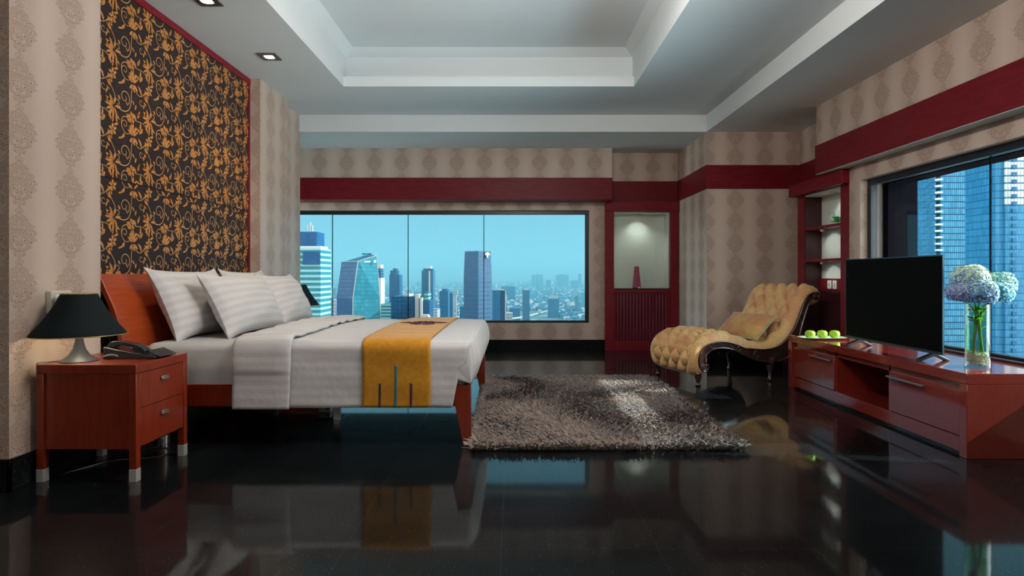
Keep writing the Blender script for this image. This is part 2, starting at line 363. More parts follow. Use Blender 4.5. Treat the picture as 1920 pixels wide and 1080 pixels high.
t7 = bx(3.04, 3.17, -2.5, 5.91, 2.06, 2.345).box(3.17, 3.375, 5.535, 5.91, 2.06, 2.345); t7.box(3.045, 3.168, -2.5, 5.905, 2.052, 2.06, m=1).box(3.168, 3.375, 5.535, 5.905, 2.052, 2.06, m=1)
struct('trim_7', t7, [REDB, GREYP], bevel=.002)['label'] = 'dark red lacquered band of the pelmet over the right window'
# skirting
struct('baseboard_left', bx(-2.46+.02, -2.425, 2.825, 3.47, 0, .158).box(-6, -2.425, 2.825, 2.84, 0, .158).box(-2.44, -2.425, 5.66, 6.34, 0, .158), BASEM, bevel=.002)
struct('baseboard_back', bx(-4.5, 1.27, 8.13, 8.15, 0, .148), BASEM, bevel=.002)
struct('baseboard_right', bx(2.29, 3.18, 6.925, 6.94, 0, .15), BASEM, bevel=.002)

# window_1 in the back wall
def window(name, axis, c0, u0, u1, z0, z1, mull, fr=.055, dep=.06, label=None, glass=None):
    # axis 'y': plane at y=c0 spanning x ; axis 'x': plane at x=c0 spanning y
    def B(mb, ua, ub, da, db, za, zb):
        return mb.box(ua, ub, c0+da, c0+db, za, zb) if axis == 'y' else mb.box(c0+da, c0+db, ua, ub, za, zb)
    f = MB(); B(f, u0, u1, 0, dep, z0, z0+fr*.6); B(f, u0, u1, 0, dep, z1-fr, z1); B(f, u0, u0+fr, 0, dep, z0+fr*.6, z1-fr); B(f, u1-fr, u1, 0, dep, z0+fr*.6, z1-fr)
    e = thing(name, label, 'window'); e['kind'] = 'structure'; del e['category']
    obj('window_frame', f, BLACKM, e, bevel=.003)
    edges = [u0+fr]+list(mull)+[u1-fr]
    for i in range(len(edges)-1):
        g = MB(); B(g, edges[i]+.006, edges[i+1]-.006, dep*.5-.004, dep*.5+.004, z0+fr*.6, z1-fr); obj('pane', g, glass or GLASS, e, smooth=0)
    for mm in mull:
        g = MB(); B(g, mm-.005, mm+.005, dep*.5-.005, dep*.5+.005, z0+fr*.6, z1-fr); obj('glazing_seal', g, SEAL, e, smooth=0)
    return e
window('window_1', 'y', 8.21, -4.5, wx, wz0, wz1, [-3.60, -2.537, -1.474, -.411], label='wide window over the city in the back wall', glass=GLASS_B)
window('window_2', 'x', 3.235, 3.1, 5.36, .485, 1.915, [4.01], label='long right window behind the television')
window('window_3', 'x', -4.58, 7.0, 8.12, wz0, wz1, [], label='corner window round the recess at the left, out of sight', glass=CLEAR)
struct('trim_8', bx(3.166, 3.235, 3.30, 5.36, .4849, .4999), DARKRED, bevel=.002)['label'] = 'dark wooden sill board of the right window'
window('added_window_4', 'y', -2.58, -5, 2.4, 1.7, 2.6, [-3.2, -1.4, .5], label='added light opening behind the camera, out of sight', glass=CLEAR)  # unseen opening added to light the room from the camera side
# outside of this tower: column and head
ext = MB(); ext.box(3.375, 3.64, 5.28, 5.355, -4, 6); ext.box(3.495, 3.64, 5.355, 6.6, -4, 6); ext.box(3.375, 3.55, -3, 5.28, 1.87, 3.7)
struct('wall_outside', ext, EXTD, smooth=0)

# ------------------------------------------------------------------ upholstered wall panel
FAB = pbr('black_brown_silk', (.020, .012, .012), .6, spec=.2, fn=lambda t, b: (t.set(b, 'Base Color', t.mix(t.noise(vmul(t, oc(t), 1, 400, 3), 1., 2.), (.013, .010, .014), (.028, .016, .013))),))
GOLD = pbr('gold_embroidery', (.42, .17, .04), .42, metal=.25, spec=.5, fn=lambda t, b: t.set(b, 'Base Color', t.mix(t.mr(t.noise(oc(t), 90., 3.), .3, .7), (.66, .30, .075), (.38, .13, .028))))
GOLD2 = pbr('pale_gold_vine', (.60, .33, .13), .45, metal=.2)
def motif_tile():
    P = []                                                 # list of (polygon, material)
    def ribbon(pts, w0, w1=None, m=2):
        w1 = w0 if w1 is None else w1; n = len(pts); L = []; R = []
        for i, (x, y) in enumerate(pts):
            x0, y0 = pts[max(i-1, 0)]; x1, y1 = pts[min(i+1, n-1)]; dx, dy = x1-x0, y1-y0; l = math.hypot(dx, dy) or 1
            w_ = (w0+(w1-w0)*i/(n-1))/2; L.append((x-dy/l*w_, y+dx/l*w_)); R.append((x+dy/l*w_, y-dx/l*w_))
        for i in range(n-1): P.append(([L[i], L[i+1], R[i+1], R[i]], m))
    def petal(x, y, ang, ln, wd, m=1, bend=0.):
        ln *= 1.12; wd *= .88
        ca, sa = math.cos(ang), math.sin(ang); pts = []
        prof = [(0, .12), (.2, .6), (.45, 1.), (.62, .78), (.7, .95), (.85, .55), (1, 0)]
        up = [(t*ln, wd*k/2+bend*ln*math.sin(t*PI)) for t, k in prof]; dn = [(t*ln, -wd*k/2+bend*ln*math.sin(t*PI)) for t, k in prof[::-1][1:]]
        for a_, b_ in up+dn: pts.append((x+a_*ca-b_*sa, y+a_*sa+b_*ca))
        P.append((pts, m))
    def bez(p0, p1, p2, p3, n=14):
        return [tuple((1-t)**3*p0[k]+3*(1-t)**2*t*p1[k]+3*(1-t)*t*t*p2[k]+t**3*p3[k] for k in (0, 1)) for t in [i/n for i in range(n+1)]]
    def spiral(cx, cy, r0, r1, a0, a1, n=26):
        return [(cx+(r0+(r1-r0)*i/n)*math.cos(a0+(a1-a0)*i/n), cy+(r0+(r1-r0)*i/n)*math.sin(a0+(a1-a0)*i/n)) for i in range(n+1)]
    # large left-facing bloom
    for a_, l_, w_ in ((2.1, .055, .020), (2.6, .062, .024), (3.1, .058, .022), (3.6, .056, .022), (4.15, .066, .022), (4.6, .07, .022), (5.2, .045, .018), (.1, .045, .026), (1.4, .04, .018)):
        petal(.010*math.cos(a_), .010*math.sin(a_), a_, l_*1.12, w_*.95)
    # upward bloom
    bx_, by_ = .19, .20
    for a_, l_, w_ in ((1.2, .06, .02), (1.57, .07, .022), (1.95, .062, .02), (2.5, .05, .02), (.75, .05, .018), (4.0, .038, .026), (4.9, .04, .024), (5.6, .045, .026)):
        petal(bx_+.009*math.cos(a_), by_+.009*math.sin(a_), a_, l_*1.08, w_*.95)
    # rosettes
    for cx, cy, r in ((.36, .205, .032), (.17, -.03, .034), (.335, .165, .022)):
        for k in range(5): a_ = k*2*PI/5+.4; petal(cx+.005*math.cos(a_), cy+.005*math.sin(a_), a_, r*.95, r*.75, 1)
    # vines and scrolls
    ribbon(spiral(.105, .085, .012, .052, .5, .5-7.6)[::1], .004, .006)
    ribbon(bez((.045, 0), (.10, -.02), (.165, -.01), (.17, .09)), .007, .005); ribbon(bez((.17, .09), (.17, .12), (.17, .15), (.185, .17)), .005)
    ribbon(bez((.015, .03), (.02, .08), (-.02, .12), (-.06, .14)), .006, .004); ribbon(spiral(.035, .03, .008, .022, -2.2, 2.2), .004, .005)
    ribbon(bez((-.06, .14), (-.08, .16), (-.04, .20), (-.01, .17)), .004)
    ribbon(bez((.135, -.04), (.09, -.03), (.055, -.06), (.08, -.12)), .006, .005); ribbon(bez((.08, -.12), (.10, -.15), (.13, -.16), (.17, -.13)), .005, .003)
    ribbon(spiral(.105, -.09, .009, .03, 3.4, 3.4+6.2), .004, .005)
    ribbon(bez((.20, -.035), (.24, -.05), (.27, -.03), (.30, -.045)), .004); ribbon(bez((.215, .16), (.26, .11), (.29, .15), (.33, .19)), .005, .004)
    ribbon(bez((.30, -.045), (.33, -.06), (.345, -.03), (.345, -.01)), .004); ribbon(spiral(.275, .10, .006, .026, 0, 5.4), .0035, .0045)
    # leaves
    for x, y, a_, l_, w_, bd in ((.12, -.015, -1.2, .05, .016, .1), (.145, -.012, -1.1, .06, .014, -.1), (.175, .0, -.7, .055, .020, .15), (.21, .03, 1.3, .034, .018, 0), (.20, .06, 2.2, .03, .016, 0),
                                (-.05, .15, -.9, .036, .018, 0), (-.03, .17, 2.4, .034, .014, .1), (.06, .055, 2.2, .03, .02, 0), (.115, .065, -1, .032, .012, 0), (.24, .20, -1.0, .06, .022, .1), (.255, .235, .9, .05, .022, -.1),
                                (.28, .255, 2.3, .035, .016, 0), (.31, .14, -.6, .035, .02, 0), (.295, .06, 1.2, .035, .016, 0), (.26, .035, -2.2, .045, .018, .1), (.30, .015, .5, .04, .018, 0), (.315, -.05, -1.0, .05, .02, .1),
                                (.265, -.04, -1.5, .045, .018, 0), (.235, -.02, 1.0, .04, .02, 0), (.055, -.075, 2.6, .045, .02, 0), (.03, -.10, 1.9, .035, .018, 0), (.145, -.09, -1.2, .045, .014, .1), (.17, -.065, -1.1, .055, .02, 0),
                                (.09, -.16, -2., .03, .018, 0), (.0, -.12, .4, .04, .02, 0), (.20, -.12, .9, .04, .02, 0), (.225, -.09, -.4, .04, .018, 0), (.33, .09, 2.5, .03, .015, 0), (.04, .16, .3, .04, .016, 0), (.09, .17, 1.3, .035, .018, 0), (-.005, -.075, -1.8, .03, .014, 0)):
        petal(x, y, a_, l_, w_, 1, bd)
    return P
TILE = motif_tile(); TW, TH = .37, .355
wp = thing('upholstered_wall_panel', 'tall wall panel of dark silk with golden flower vines above the headboard', 'wall panel', (-2.56, 4.56, 0))
PY0, PY1, PZ1 = 3.475, 5.625, 2.88
rows = [(.62, 1.10), (1.105, 1.658), (1.665, 2.27), (2.275, PZ1)]
for (ya, yb) in ((PY0, 4.598), (4.602, PY1)):
    for (za, zb) in ((.62, 1.657), (1.661, PZ1)):
        p = MB(); p.box(-2.60, -2.541, ya, yb, za, zb)
        for i in range(-1, 8):
            for j in range(-1, 9):
                oy, oz = 3.73+(i-1)*TW, 2.48-(j-1)*TH
                if oy+.45 < ya or oy-.12 > yb or oz+.3 < za or oz-.2 > zb: continue
                for k, (poly, m) in enumerate(TILE):
                    q = [(oy+x, oz+z) for x, z in poly]
                    cyy = sum(t[0] for t in q)/len(q); czz = sum(t[1] for t in q)/len(q)
                    if not (ya <= cyy <= yb and za <= czz <= zb): continue
                    q = [(min(max(t[0], ya+.001), yb-.001), min(max(t[1], za+.001), zb-.001)) for t in q]
                    n = len(q); h = .0025 + .0004*(k % 4)
                    p.add([(-2.541+h, t[0], t[1]) for t in q], [tuple(range(n))], m)
        obj('fabric_panel', p, [FAB, GOLD, GOLD2], wp, smooth=0, fixn=False)
obj('red_trim', bx(-2.60, -2.53, PY0, 5.66, PZ1, 2.935).box(-2.60, -2.532, PY1, 5.655, .62, PZ1), REDB, wp, bevel=.002)

# ------------------------------------------------------------------ downlights
def downlight(x, y, lab, power=14, first=None):
    e = thing('ceiling_downlight', lab, 'ceiling light', (x, y, 2.94), 'recessed square downlights')
    s = .08; f = MB()
    f.box(x-s, x+s, y-s, y-s+.04, 2.932, 2.9395).box(x-s, x+s, y+s-.04, y+s, 2.932, 2.9395).box(x-s, x-s+.04, y-s+.04, y+s-.04, 2.932, 2.9395).box(x+s-.04, x+s, y-s+.04, y+s-.04, 2.932, 2.9395)
    obj('fitting_frame', f, pbr('bronze_fitting', (.09, .085, .07), .35, metal=.6), e, bevel=.002)
    obj('lamp_disc', MB().lathe([(.044, 2.9335), (.04, 2.9385)], (x, y, 0), 24), mat('lamp_glow', lambda t, o: t.t.links.new(t.n('ShaderNodeEmission', i_Color=(1, .92, .8, 1), i_Strength=9.).outputs[0], o.inputs[0])), e, smooth=0)
    light('downlight_lamp', 'SPOT', (x, y, 2.925), power, (1, .80, .55), spot_size=1.5, spot_blend=.7, shadow_soft_size=.035)
downlight(-2.11, 5.08, 'lit square downlight in the ceiling above the far side of the bed', 42)
downlight(-2.11, 4.04, 'square downlight at the top edge of the picture, nearest the camera', 30)

CHX = .30  # added fixture above the frame, lights the right wall and ceiling
ce = thing('fill_chandelier', 'added fill lamp with frosted globes in the ceiling tray, unseen above the picture', 'fill_chandelier', (.30, 2.9, 3.36))
obj('stem', MB().tube([(CHX, 2.9, 3.36), (CHX, 2.9, 2.80)], .012, 10), GOLDT, ce); obj('ceiling_rose', MB().lathe([(.07, 3.33), (.06, 3.36)], (CHX, 2.9, 0), 24), GOLDT, ce)
for k in range(5):
    a_ = k*2*PI/5; gx_, gy_ = CHX+.30*math.cos(a_), 2.9+.30*math.sin(a_)
    ar = obj('arm', MB().tube([(CHX, 2.9, 2.85), (CHX+.15*math.cos(a_), 2.9+.15*math.sin(a_), 2.80), (gx_, gy_, 2.84)], .007, 8), GOLDT, ce, smooth=60)
    obj('fill_globe', MB().ball((gx_, gy_, 2.88), .045, .045, .045, 16), mat('fill_globe_glow', lambda t, o: t.t.links.new(t.n('ShaderNodeEmission', i_Color=(1, .86, .66, 1), i_Strength=6.).outputs[0], o.inputs[0])), ar)
    light('fill_light', 'POINT', (gx_, gy_, 2.70), 29, (1, .92, .84), shadow_soft_size=.05)

# ------------------------------------------------------------------ display niche
nx = thing('display_niche', 'tall red framed display niche with fluted lower panel beside the city window', 'niche', (1.78, 8.10, 0))
X0, X1, YF = 1.270, 2.272, 8.075
obj('post', bx(X0, 1.389, YF, 8.15, 0, 1.93), REDP, nx, bevel=.003); obj('post', bx(2.167, X1, YF, 8.15, 0, 1.93), REDP, nx, bevel=.003)
obj('crown', bx(X0-.0, X1+.012, YF-.025, 8.15, 1.925, 2.05), REDP, nx, bevel=.004)
lin = MB(); g = .02
lin.box(1.391, 2.165, 8.375, 8.385, .862, 1.916); lin.box(1.391, 1.401, 8.15, 8.375, .862, 1.916); lin.box(2.155, 2.165, 8.15, 8.375, .862, 1.916); lin.box(1.401, 2.155, 8.15, 8.375, 1.905, 1.916)
obj('lining', lin, NICHEP, nx, smooth=0)
obj('shelf', bx(1.401, 2.155, 8.09, 8.375, .845, .862), pbr('black_glass_shelf', (.01, .02, .02), .05), nx, bevel=.002)
obj('glass_pane', bx(1.392, 2.164, 8.10, 8.108, .864, 1.90), CLEAR, nx, smooth=0)
for xx in (1.74, 2.06): obj('glass_clip', bx(xx-.014, xx+.014, 8.09, 8.112, .862, .88), CHROME, nx, bevel=.002)
lp = MB(); lp.box(1.389, 2.167, 8.11, 8.15, 0, .845); lp.box(1.389, 2.167, 8.085, 8.11, .80, .845); lp.box(1.389, 2.167, 8.085, 8.11, 0, .13)
obj('lower_board', lp, REDP, nx, bevel=.002)
fl = MB(); n = 16; w_ = (2.135-1.42)/n
for k in range(n): fl.lathe([(w_*.46, .15), (w_*.46, .785)], (1.42+w_*(k+.5), 8.112, 0), 10)
obj('fluted_panel', fl, pbr('wine_fluted_wood', (.10, .006, .022), .35), nx, smooth=60)
obj('spotlight', MB().lathe([(.045, 1.897), (.04, 1.905)], (1.77, 8.24, 0), 20), CHROME, nx)
light('niche_lamp', 'SPOT', (1.77, 8.24, 1.885), 7, (.92, 1, .93), spot_size=2.2, spot_blend=.9, shadow_soft_size=.03)
vz = MB(); x0 = 1.785
def pyr(mb, cx, cy, z0, z1, a, b):
    mb.add([(cx-a, cy-a, z0), (cx+a, cy-a, z0), (cx+a, cy+a, z0), (cx-a, cy+a, z0), (cx-b, cy-b, z1), (cx+b, cy-b, z1), (cx+b, cy+b, z1), (cx-b, cy+b, z1)], [(3, 2, 1, 0), (0, 1, 5, 4), (1, 2, 6, 5), (2, 3, 7, 6), (3, 0, 4, 7)])
    mb.add([(cx-b, cy-b, z1), (cx+b, cy-b, z1), (cx+b, cy+b, z1), (cx-b, cy+b, z1), (cx-b*.7, cy-b*.7, z1), (cx+b*.7, cy-b*.7, z1), (cx+b*.7, cy+b*.7, z1), (cx-b*.7, cy+b*.7, z1), (cx-b*.7, cy-b*.7, z1-.1), (cx+b*.7, cy-b*.7, z1-.1), (cx+b*.7, cy+b*.7, z1-.1), (cx-b*.7, cy+b*.7, z1-.1)],
           [(0, 1, 5, 4), (1, 2, 6, 5), (2, 3, 7, 6), (3, 0, 4, 7), (4, 5, 9, 8), (5, 6, 10, 9), (6, 7, 11, 10), (7, 4, 8, 11), (8, 9, 10, 11)])
pyr(vz, 1.735, 8.24, .863, 1.165, .052, .027)
tag(obj('magenta_vase', vz, pbr('magenta_glaze', (.32, .004, .07), .25), origin=(1.735, 8.24, .863), bevel=.003, smooth=0), 'slender magenta vase standing in the lit wall niche', 'vase')

# ------------------------------------------------------------------ shelf unit by the right window
su = thing('shelf_unit', 'dark red open shelf unit in the corner beside the right window', 'shelves', (3.28, 6.0, 0))
XF = 3.18
obj('post', bx(XF, 3.385, 5.535, 5.70, 0, 1.93), REDP, su, bevel=.003); obj('post', bx(XF, 3.385, 6.42, 6.56, 0, 1.93), REDP, su, bevel=.003)
obj('crown', bx(3.10, 3.385, 5.535, 6.60, 1.915, 2.048), REDP, su, bevel=.004)
obj('side_panel', bx(XF+.01, 3.385, 6.405, 6.42, .0, 1.91), DARKRED, su, bevel=.001)
obj('back_panel', bx(3.37, 3.385, 5.70, 6.405, 1.00, 1.91), NICHEP, su, smooth=0)
obj('soffit', bx(3.19, 3.37, 5.70, 6.405, 1.895, 1.912), NICHEP, su, smooth=0)
obj('cabinet_front', bx(3.345, 3.385, 5.70, 6.405, 0, .88), DARKRED, su, bevel=.002)
obj('socket_board', bx(3.35, 3.37, 5.70, 6.405, .88, 1.01), REDP, su, bevel=.002)
for zz in (1.53, 1.185): obj('shelf', bx(3.185, 3.37, 5.70, 6.405, zz, zz+.028), REDP, su, bevel=.003)
gr = MB()
for k in range(22): gr.box(3.335, 3.347, 5.73+k*.03, 5.745+k*.03, .77, .86)
obj('vent_grille', gr, DARKRED, su, smooth=0)
obj('spotlight', MB().lathe([(.04, 1.885), (.04, 1.895)], (3.27, 5.98, 0), 20), CHROME, su)
light('shelf_lamp', 'SPOT', (3.27, 5.98, 1.88), 5, (.92, 1, .93), spot_size=2.3, spot_blend=.9, shadow_soft_size=.03)
for zz in (1.505, 1.16):
    obj('under_shelf_lamp', MB().lathe([(.022, zz), (.024, zz+.024)], (3.27, 6.2, 0), 16), CHROME, su)
    light('under_shelf_light', 'SPOT', (3.25, 6.16, zz-.012), 1.5, (.92, 1, .93), shadow_soft_size=.015, spot_size=2.2, spot_blend=.6).rotation_euler = (0, -.5, 0)
for k, yy in enumerate((6.10, 6.20)):
    e = thing('wall_socket', ('white wall socket on the shelf unit, the one nearer the television', 'white wall socket on the shelf unit, the one nearer the chaise')[k], 'socket', (3.35, yy, .945))
    obj('face_plate', bx(3.340, 3.3499, yy-.036, yy+.036, .90, .99), WHITEP, e, bevel=.003)
    obj('switch_key', bx(3.337, 3.340, yy-.012, yy+.012, .925, .965), pbr('grey_key', (.4, .4, .38), .4), e, bevel=.001)
e = thing('glass_bowl', 'clear glass bowl on the upper corner shelf under the spotlight', 'bowl', (3.27, 5.93, 1.558))
obj('bowl_body', MB().lathe([(.045, 1.559), (.062, 1.58), (.07, 1.64), (.068, 1.69), (.064, 1.69), (.064, 1.64), (.056, 1.585), (.0, 1.572)], (3.27, 5.93, 0), 28, cap=False), CLEAR, e, smooth=60)
gm = MB()
for k in range(70):
    a_ = random.random()*2*PI; r_ = random.random()**.5*.042; zz = 1.585+random.random()*.05
    gm.ball((3.27+r_*math.cos(a_), 5.93+r_*math.sin(a_), zz), .010, .010, .008, 6)
tag(obj('green_moss', gm, pbr('bright_green_moss', (.02, .42, .06), .6), origin=(3.27, 5.93, 1.58)), 'bright green moss filling the glass bowl', 'moss', kind='stuff')

# ------------------------------------------------------------------ bed
bd = thing('bed', 'wide red wood platform bed with curved headboard below the panel', 'bed', (-1.3, 4.54, 0))
def curve_pts(ctrl, n=8):
    out = []
    P = [ctrl[0]]+list(ctrl)+[ctrl[-1]]
    for i in range(1, len(P)-2):
        for k in range(n):
            t = k/n; p0, p1, p2, p3 = P[i-1:i+3]
            out.append(tuple(.5*((2*p1[j])+(-p0[j]+p2[j])*t+(2*p0[j]-5*p1[j]+4*p2[j]-p3[j])*t*t+(-p0[j]+3*p1[j]-3*p2[j]+p3[j])*t**3) for j in range(len(p1))))
    out.append(tuple(ctrl[-1])); return out
hp = curve_pts([(-2.505, 1.055), (-2.462, .956), (-2.415, .85), (-2.37, .70), (-2.345, .58), (-2.335, .4), (-2.335, .18)], 5)
hb = MB(); back = [(x-.034, z) for x, z in hp]
vsx = []; 
for yy in (3.55, 5.72):
    vsx += [(x, yy, z) for x, z in hp]+[(x, yy, z) for x, z in back]
n = len(hp); fs = []
for i in range(n-1):
    fs += [(i, i+1, 2*n+i+1, 2*n+i), (n+i, 3*n+i, 3*n+i+1, n+i+1), (i, n+i, n+i+1, i+1), (2*n+i, 2*n+i+1, 3*n+i+1, 3*n+i)]
fs += [(0, 2*n, 3*n, n), (n-1, 2*n-1, 4*n-1, 3*n-1)]
hb.add(vsx, fs); obj('headboard', hb, CHERRY_H, bd, bevel=.004)
obj('side_rail', bx(-2.33, -.33, 3.625, 3.66, .235, .372), CHERRY, bd, bevel=.004); obj('side_rail', bx(-2.33, -.33, 5.42, 5.455, .235, .372), CHERRY, bd, bevel=.004)
obj('slat_base', bx(-2.32, -.33, 3.66, 5.42, .30, .345), DARKRED, bd)
fbm = MB().prism([(-.345, .245), (-.325, .245), (-.253, .385), (-.275, .385)], 3.645, 5.435, 'y'); obj('footboard', fbm, CHERRY, bd, bevel=.003)
for yy in (3.62, 5.40):
    lg = MB().prism([(-.385, .367), (-.262, .367), (-.258, 0.0), (-.308, 0.0)], yy, yy+.06, 'y'); obj('leg', lg, CHERRY, bd, bevel=.003)
for yy in (3.66, 5.38): obj('leg', MB().lathe([(.033, 0), (.033, .235), (.033, .24)], (-2.18, yy, 0), 24), CHROME, bd, label='chrome cylinder leg')
obj('centre_leg', bx(-1.30, -1.255, 4.24, 4.285, 0, .30), SILVER, bd, bevel=.002)

# mattress
def rbox(x0, x1, y0, y1, z0, z1, r, seg=5):
    # rounded box by bevel of plan + top roll
    pl = []
    for cx, cy, a0 in ((x1-r, y1-r, 0), (x0+r, y1-r, PI/2), (x0+r, y0+r, PI), (x1-r, y0+r, 1.5*PI)):
        for k in range(seg+1): a_ = a0+PI/2*k/seg; pl.append((cx, cy, math.cos(a_), math.sin(a_)))
    rings = [(0, z0)]; 
    rr = min(r, .05)
    for k in range(seg+1): a_ = PI/2*k/seg; rings.append((rr*(1-math.cos(a_)), z1-rr+rr*math.sin(a_)))
    mb = MB(); vs = []; n = len(pl)
    for ins, z in rings:
        for cx, cy, c_, s_ in pl: vs.append((cx+c_*(r-ins), cy+s_*(r-ins), z))
    fs = [tuple(range(n-1, -1, -1)), tuple((len(rings)-1)*n+k for k in range(n))]
    for i in range(len(rings)-1):
        for k in range(n): k2 = (k+1) % n; fs.append((i*n+k, i*n+k2, (i+1)*n+k2, (i+1)*n+k))
    return mb.add(vs, fs)
tag(obj('mattress', rbox(-2.30, -.30, 3.635, 5.40, .346, .622, .07), SHEET, origin=(-1.3, 4.52, .346), smooth=60), 'thick mattress in a plain grey-white fitted sheet on the bed', 'mattress')

# cross-bed arc profile for sheets: arc length -> (y, z, ny, nz)
YN, YFAR, ZT, ZH = 3.605, 5.43, .640, .232
def arc(t, off=0., hem=ZH, hemf=.33):
    r = .055; L1 = (ZT-r)-hem; L2 = PI/2*r; L3 = (YFAR-YN)-2*r; L5 = (ZT-r)-hemf
    tot = L1+L2+L3+L2+L5; s = t*tot
    if s < L1: y, z, ny, nz = YN, hem+s, -1, 0
    elif s < L1+L2: a_ = (s-L1)/r; y, z, ny, nz = YN+r-r*math.cos(a_), ZT-r+r*math.sin(a_), -math.cos(a_), math.sin(a_)
    elif s < L1+L2+L3: y, z, ny, nz = YN+r+(s-L1-L2), ZT, 0, 1
    elif s < L1+2*L2+L3: a_ = (s-L1-L2-L3)/r; y, z, ny, nz = YFAR-r+r*math.sin(a_), ZT-r+r*math.cos(a_), math.sin(a_), math.cos(a_)
    else: y, z, ny, nz = YFAR, ZT-r-(s-L1-2*L2-L3), 1, 0
    crown = .012*math.sin(PI*min(max((y-YN)/(YFAR-YN), 0), 1)) if nz > .5 else 0
    return y+ny*off, z+nz*off+crown, s, ny, nz
def wob(x, s, k=1.): return k*(.0022*math.sin(9*x+3*s)+.0018*math.sin(17*x-5*s+1)+.0015*math.sin(31*s+4*x))
def sheet_fn(xa, xb, off, hem=ZH, edge=0.):
    def f(u, v):
        y, z, s, ny, nz = arc(v, off, hem); 
        x = xa+(xb-xa)*u
        if edge and nz < .5 and y < 4: x -= edge*u**6*max(0, (ZT-z))
        if edge and z > .5: x += .03*u**8
        d_ = wob(x, s)
        puff = 0
        return (x, y+ny*d_, z+nz*d_)
    return f
dv = thing('duvet', 'white striped duvet spread over the bed, head end folded back', 'duvet', (-.9, 4.52, .60))
m = MB(); XE = -.295
m.grid(sheet_fn(-1.42, XE, .0, ZH, .19), 60, 120, uv=lambda u, v: (u, arc(v)[2]))
# foot end: hangs to the footboard, bulging a little
_f = sheet_fn(-1.42, XE, .0, ZH, .19); _tot = arc(1., 0)[2]
TA = (.400-ZH)/_tot; TB = 1-(.400-.33)/_tot
def foot(u, v):
    p0 = _f(1., TA+(TB-TA)*v); y = p0[1]; z = p0[2]*(1-u)+.378*u
    e_ = min(1, max(0, min(y-YN, YFAR-y)/.10)); e_ = e_*e_*(3-2*e_)
    h_ = max(0, (p0[2]-.40)/.24)
    su = u*u*(3-2*u)
    x = p0[0]+(-.262-p0[0])*su+(.050*math.sin(PI*min(1, u*1.02))**.7*e_+.012*math.sin(PI*u)*(1-e_))*h_
    x += .005*math.sin(y*34)*u*e_
    yy = y+(.010*u if y < 4.5 else -.010*u)*(1-e_)
    return (x, yy, z)
m.grid(foot, 24, 110, uv=lambda u, v: (u*.25, arc(TA+(TB-TA)*v)[2]))
obj('duvet_cover', m, LINEN, dv, smooth=60, solid=.0015, fixn=False)
m = MB()
def fold(u, v):
    y, z, s, ny, nz = arc(v, .012, ZH-.003); x = -1.715+(.345)*u
    puff = .016*math.sin(PI*min(1, max(0, u)))**.35 if 0 < u < 1 else 0
    if z < .45: puff *= .45
    x += .012*math.sin(s*3) if u > .5 else .004*math.sin(s*5)
    return (x, y+ny*(puff+wob(x, s)), z+nz*(puff+wob(x, s, 1.6)+(.004*math.sin(26*s+2*u) if nz > .5 else 0)))
m.grid(fold, 24, 150, uv=lambda u, v: (u, arc(v)[2]+.02))
obj('folded_back_edge', m, LINEN, dv, smooth=60, solid=.012, fixn=False)

rn = thing('bed_runner', 'mustard yellow runner laid across the foot of the bed', 'bed runner', (-.717, 4.5, .66))
def runner(xa, xb, off, ta=0., tb=1.):
    def f(u, v):
        t = ta+(tb-ta)*v; y, z, s, ny, nz = arc(t, off, .236); x = xa+(xb-xa)*u
        if z < .6 and y < 4: x += .004*math.sin(s*8)
        d_ = wob(x, s); return (x, y+ny*d_, z+nz*d_)
    return f
obj('runner_cloth', MB().grid(runner(-.927, -.507, .013), 20, 140), MUSTARD, rn, smooth=60, solid=.004, fixn=False)
arcL = arc(1., 0, .236)[2]
def strip(x, w_, z_top, M): return obj('woven_stripe', MB().grid(runner(x-w_/2, x+w_/2, .0182, .0, (z_top-.236)/arcL), 1, 20), M, rn, smooth=60, solid=.0012, fixn=False)
strip(-.719, .016, .498, TEAL); strip(-.818, .013, .386, PLUM); strip(-.625, .013, .386, PLUM)
# emblem: a wing-like cluster of curls
em = MB()
def curl(cx, cy, r, a0, a1, w0, w1, sx=1.):
    pts = []
    for i in range(19): t = i/18; a_ = a0+(a1-a0)*t; rr = r*(1-.65*t); pts.append((cx+sx*rr*math.cos(a_), cy+rr*math.sin(a_), ZT+.0325))
    em.tube(pts, [(w0+(w1-w0)*i/18) for i in range(19)], 6)
ecx, ecy = -.70, 4.62
for sg in (-1, 1):
    curl(ecx+sg*.035, ecy, .040, 0, 7.0, .0055, .003, sg); curl(ecx+sg*.075, ecy+.05, .032, 2, 8.5, .005, .003, sg); curl(ecx+sg*.075, ecy-.06, .034, -1, -7.5, .005, .003, sg)
    curl(ecx+sg*.12, ecy, .03, 1, 7.2, .005, .002, sg); curl(ecx+sg*.035, ecy+.10, .035, 3, 9, .005, .002, sg); curl(ecx+sg*.03, ecy-.11, .035, 0, -6.5, .005, .002, sg)
    em.tube([(ecx+sg*.13, ecy, ZT+.032), (ecx+sg*.165, ecy+.02, ZT+.032), (ecx+sg*.19, ecy, ZT+.032)], [.005, .004, .001], 6)
obj('embroidered_emblem', em, PLUM, rn, smooth=60)

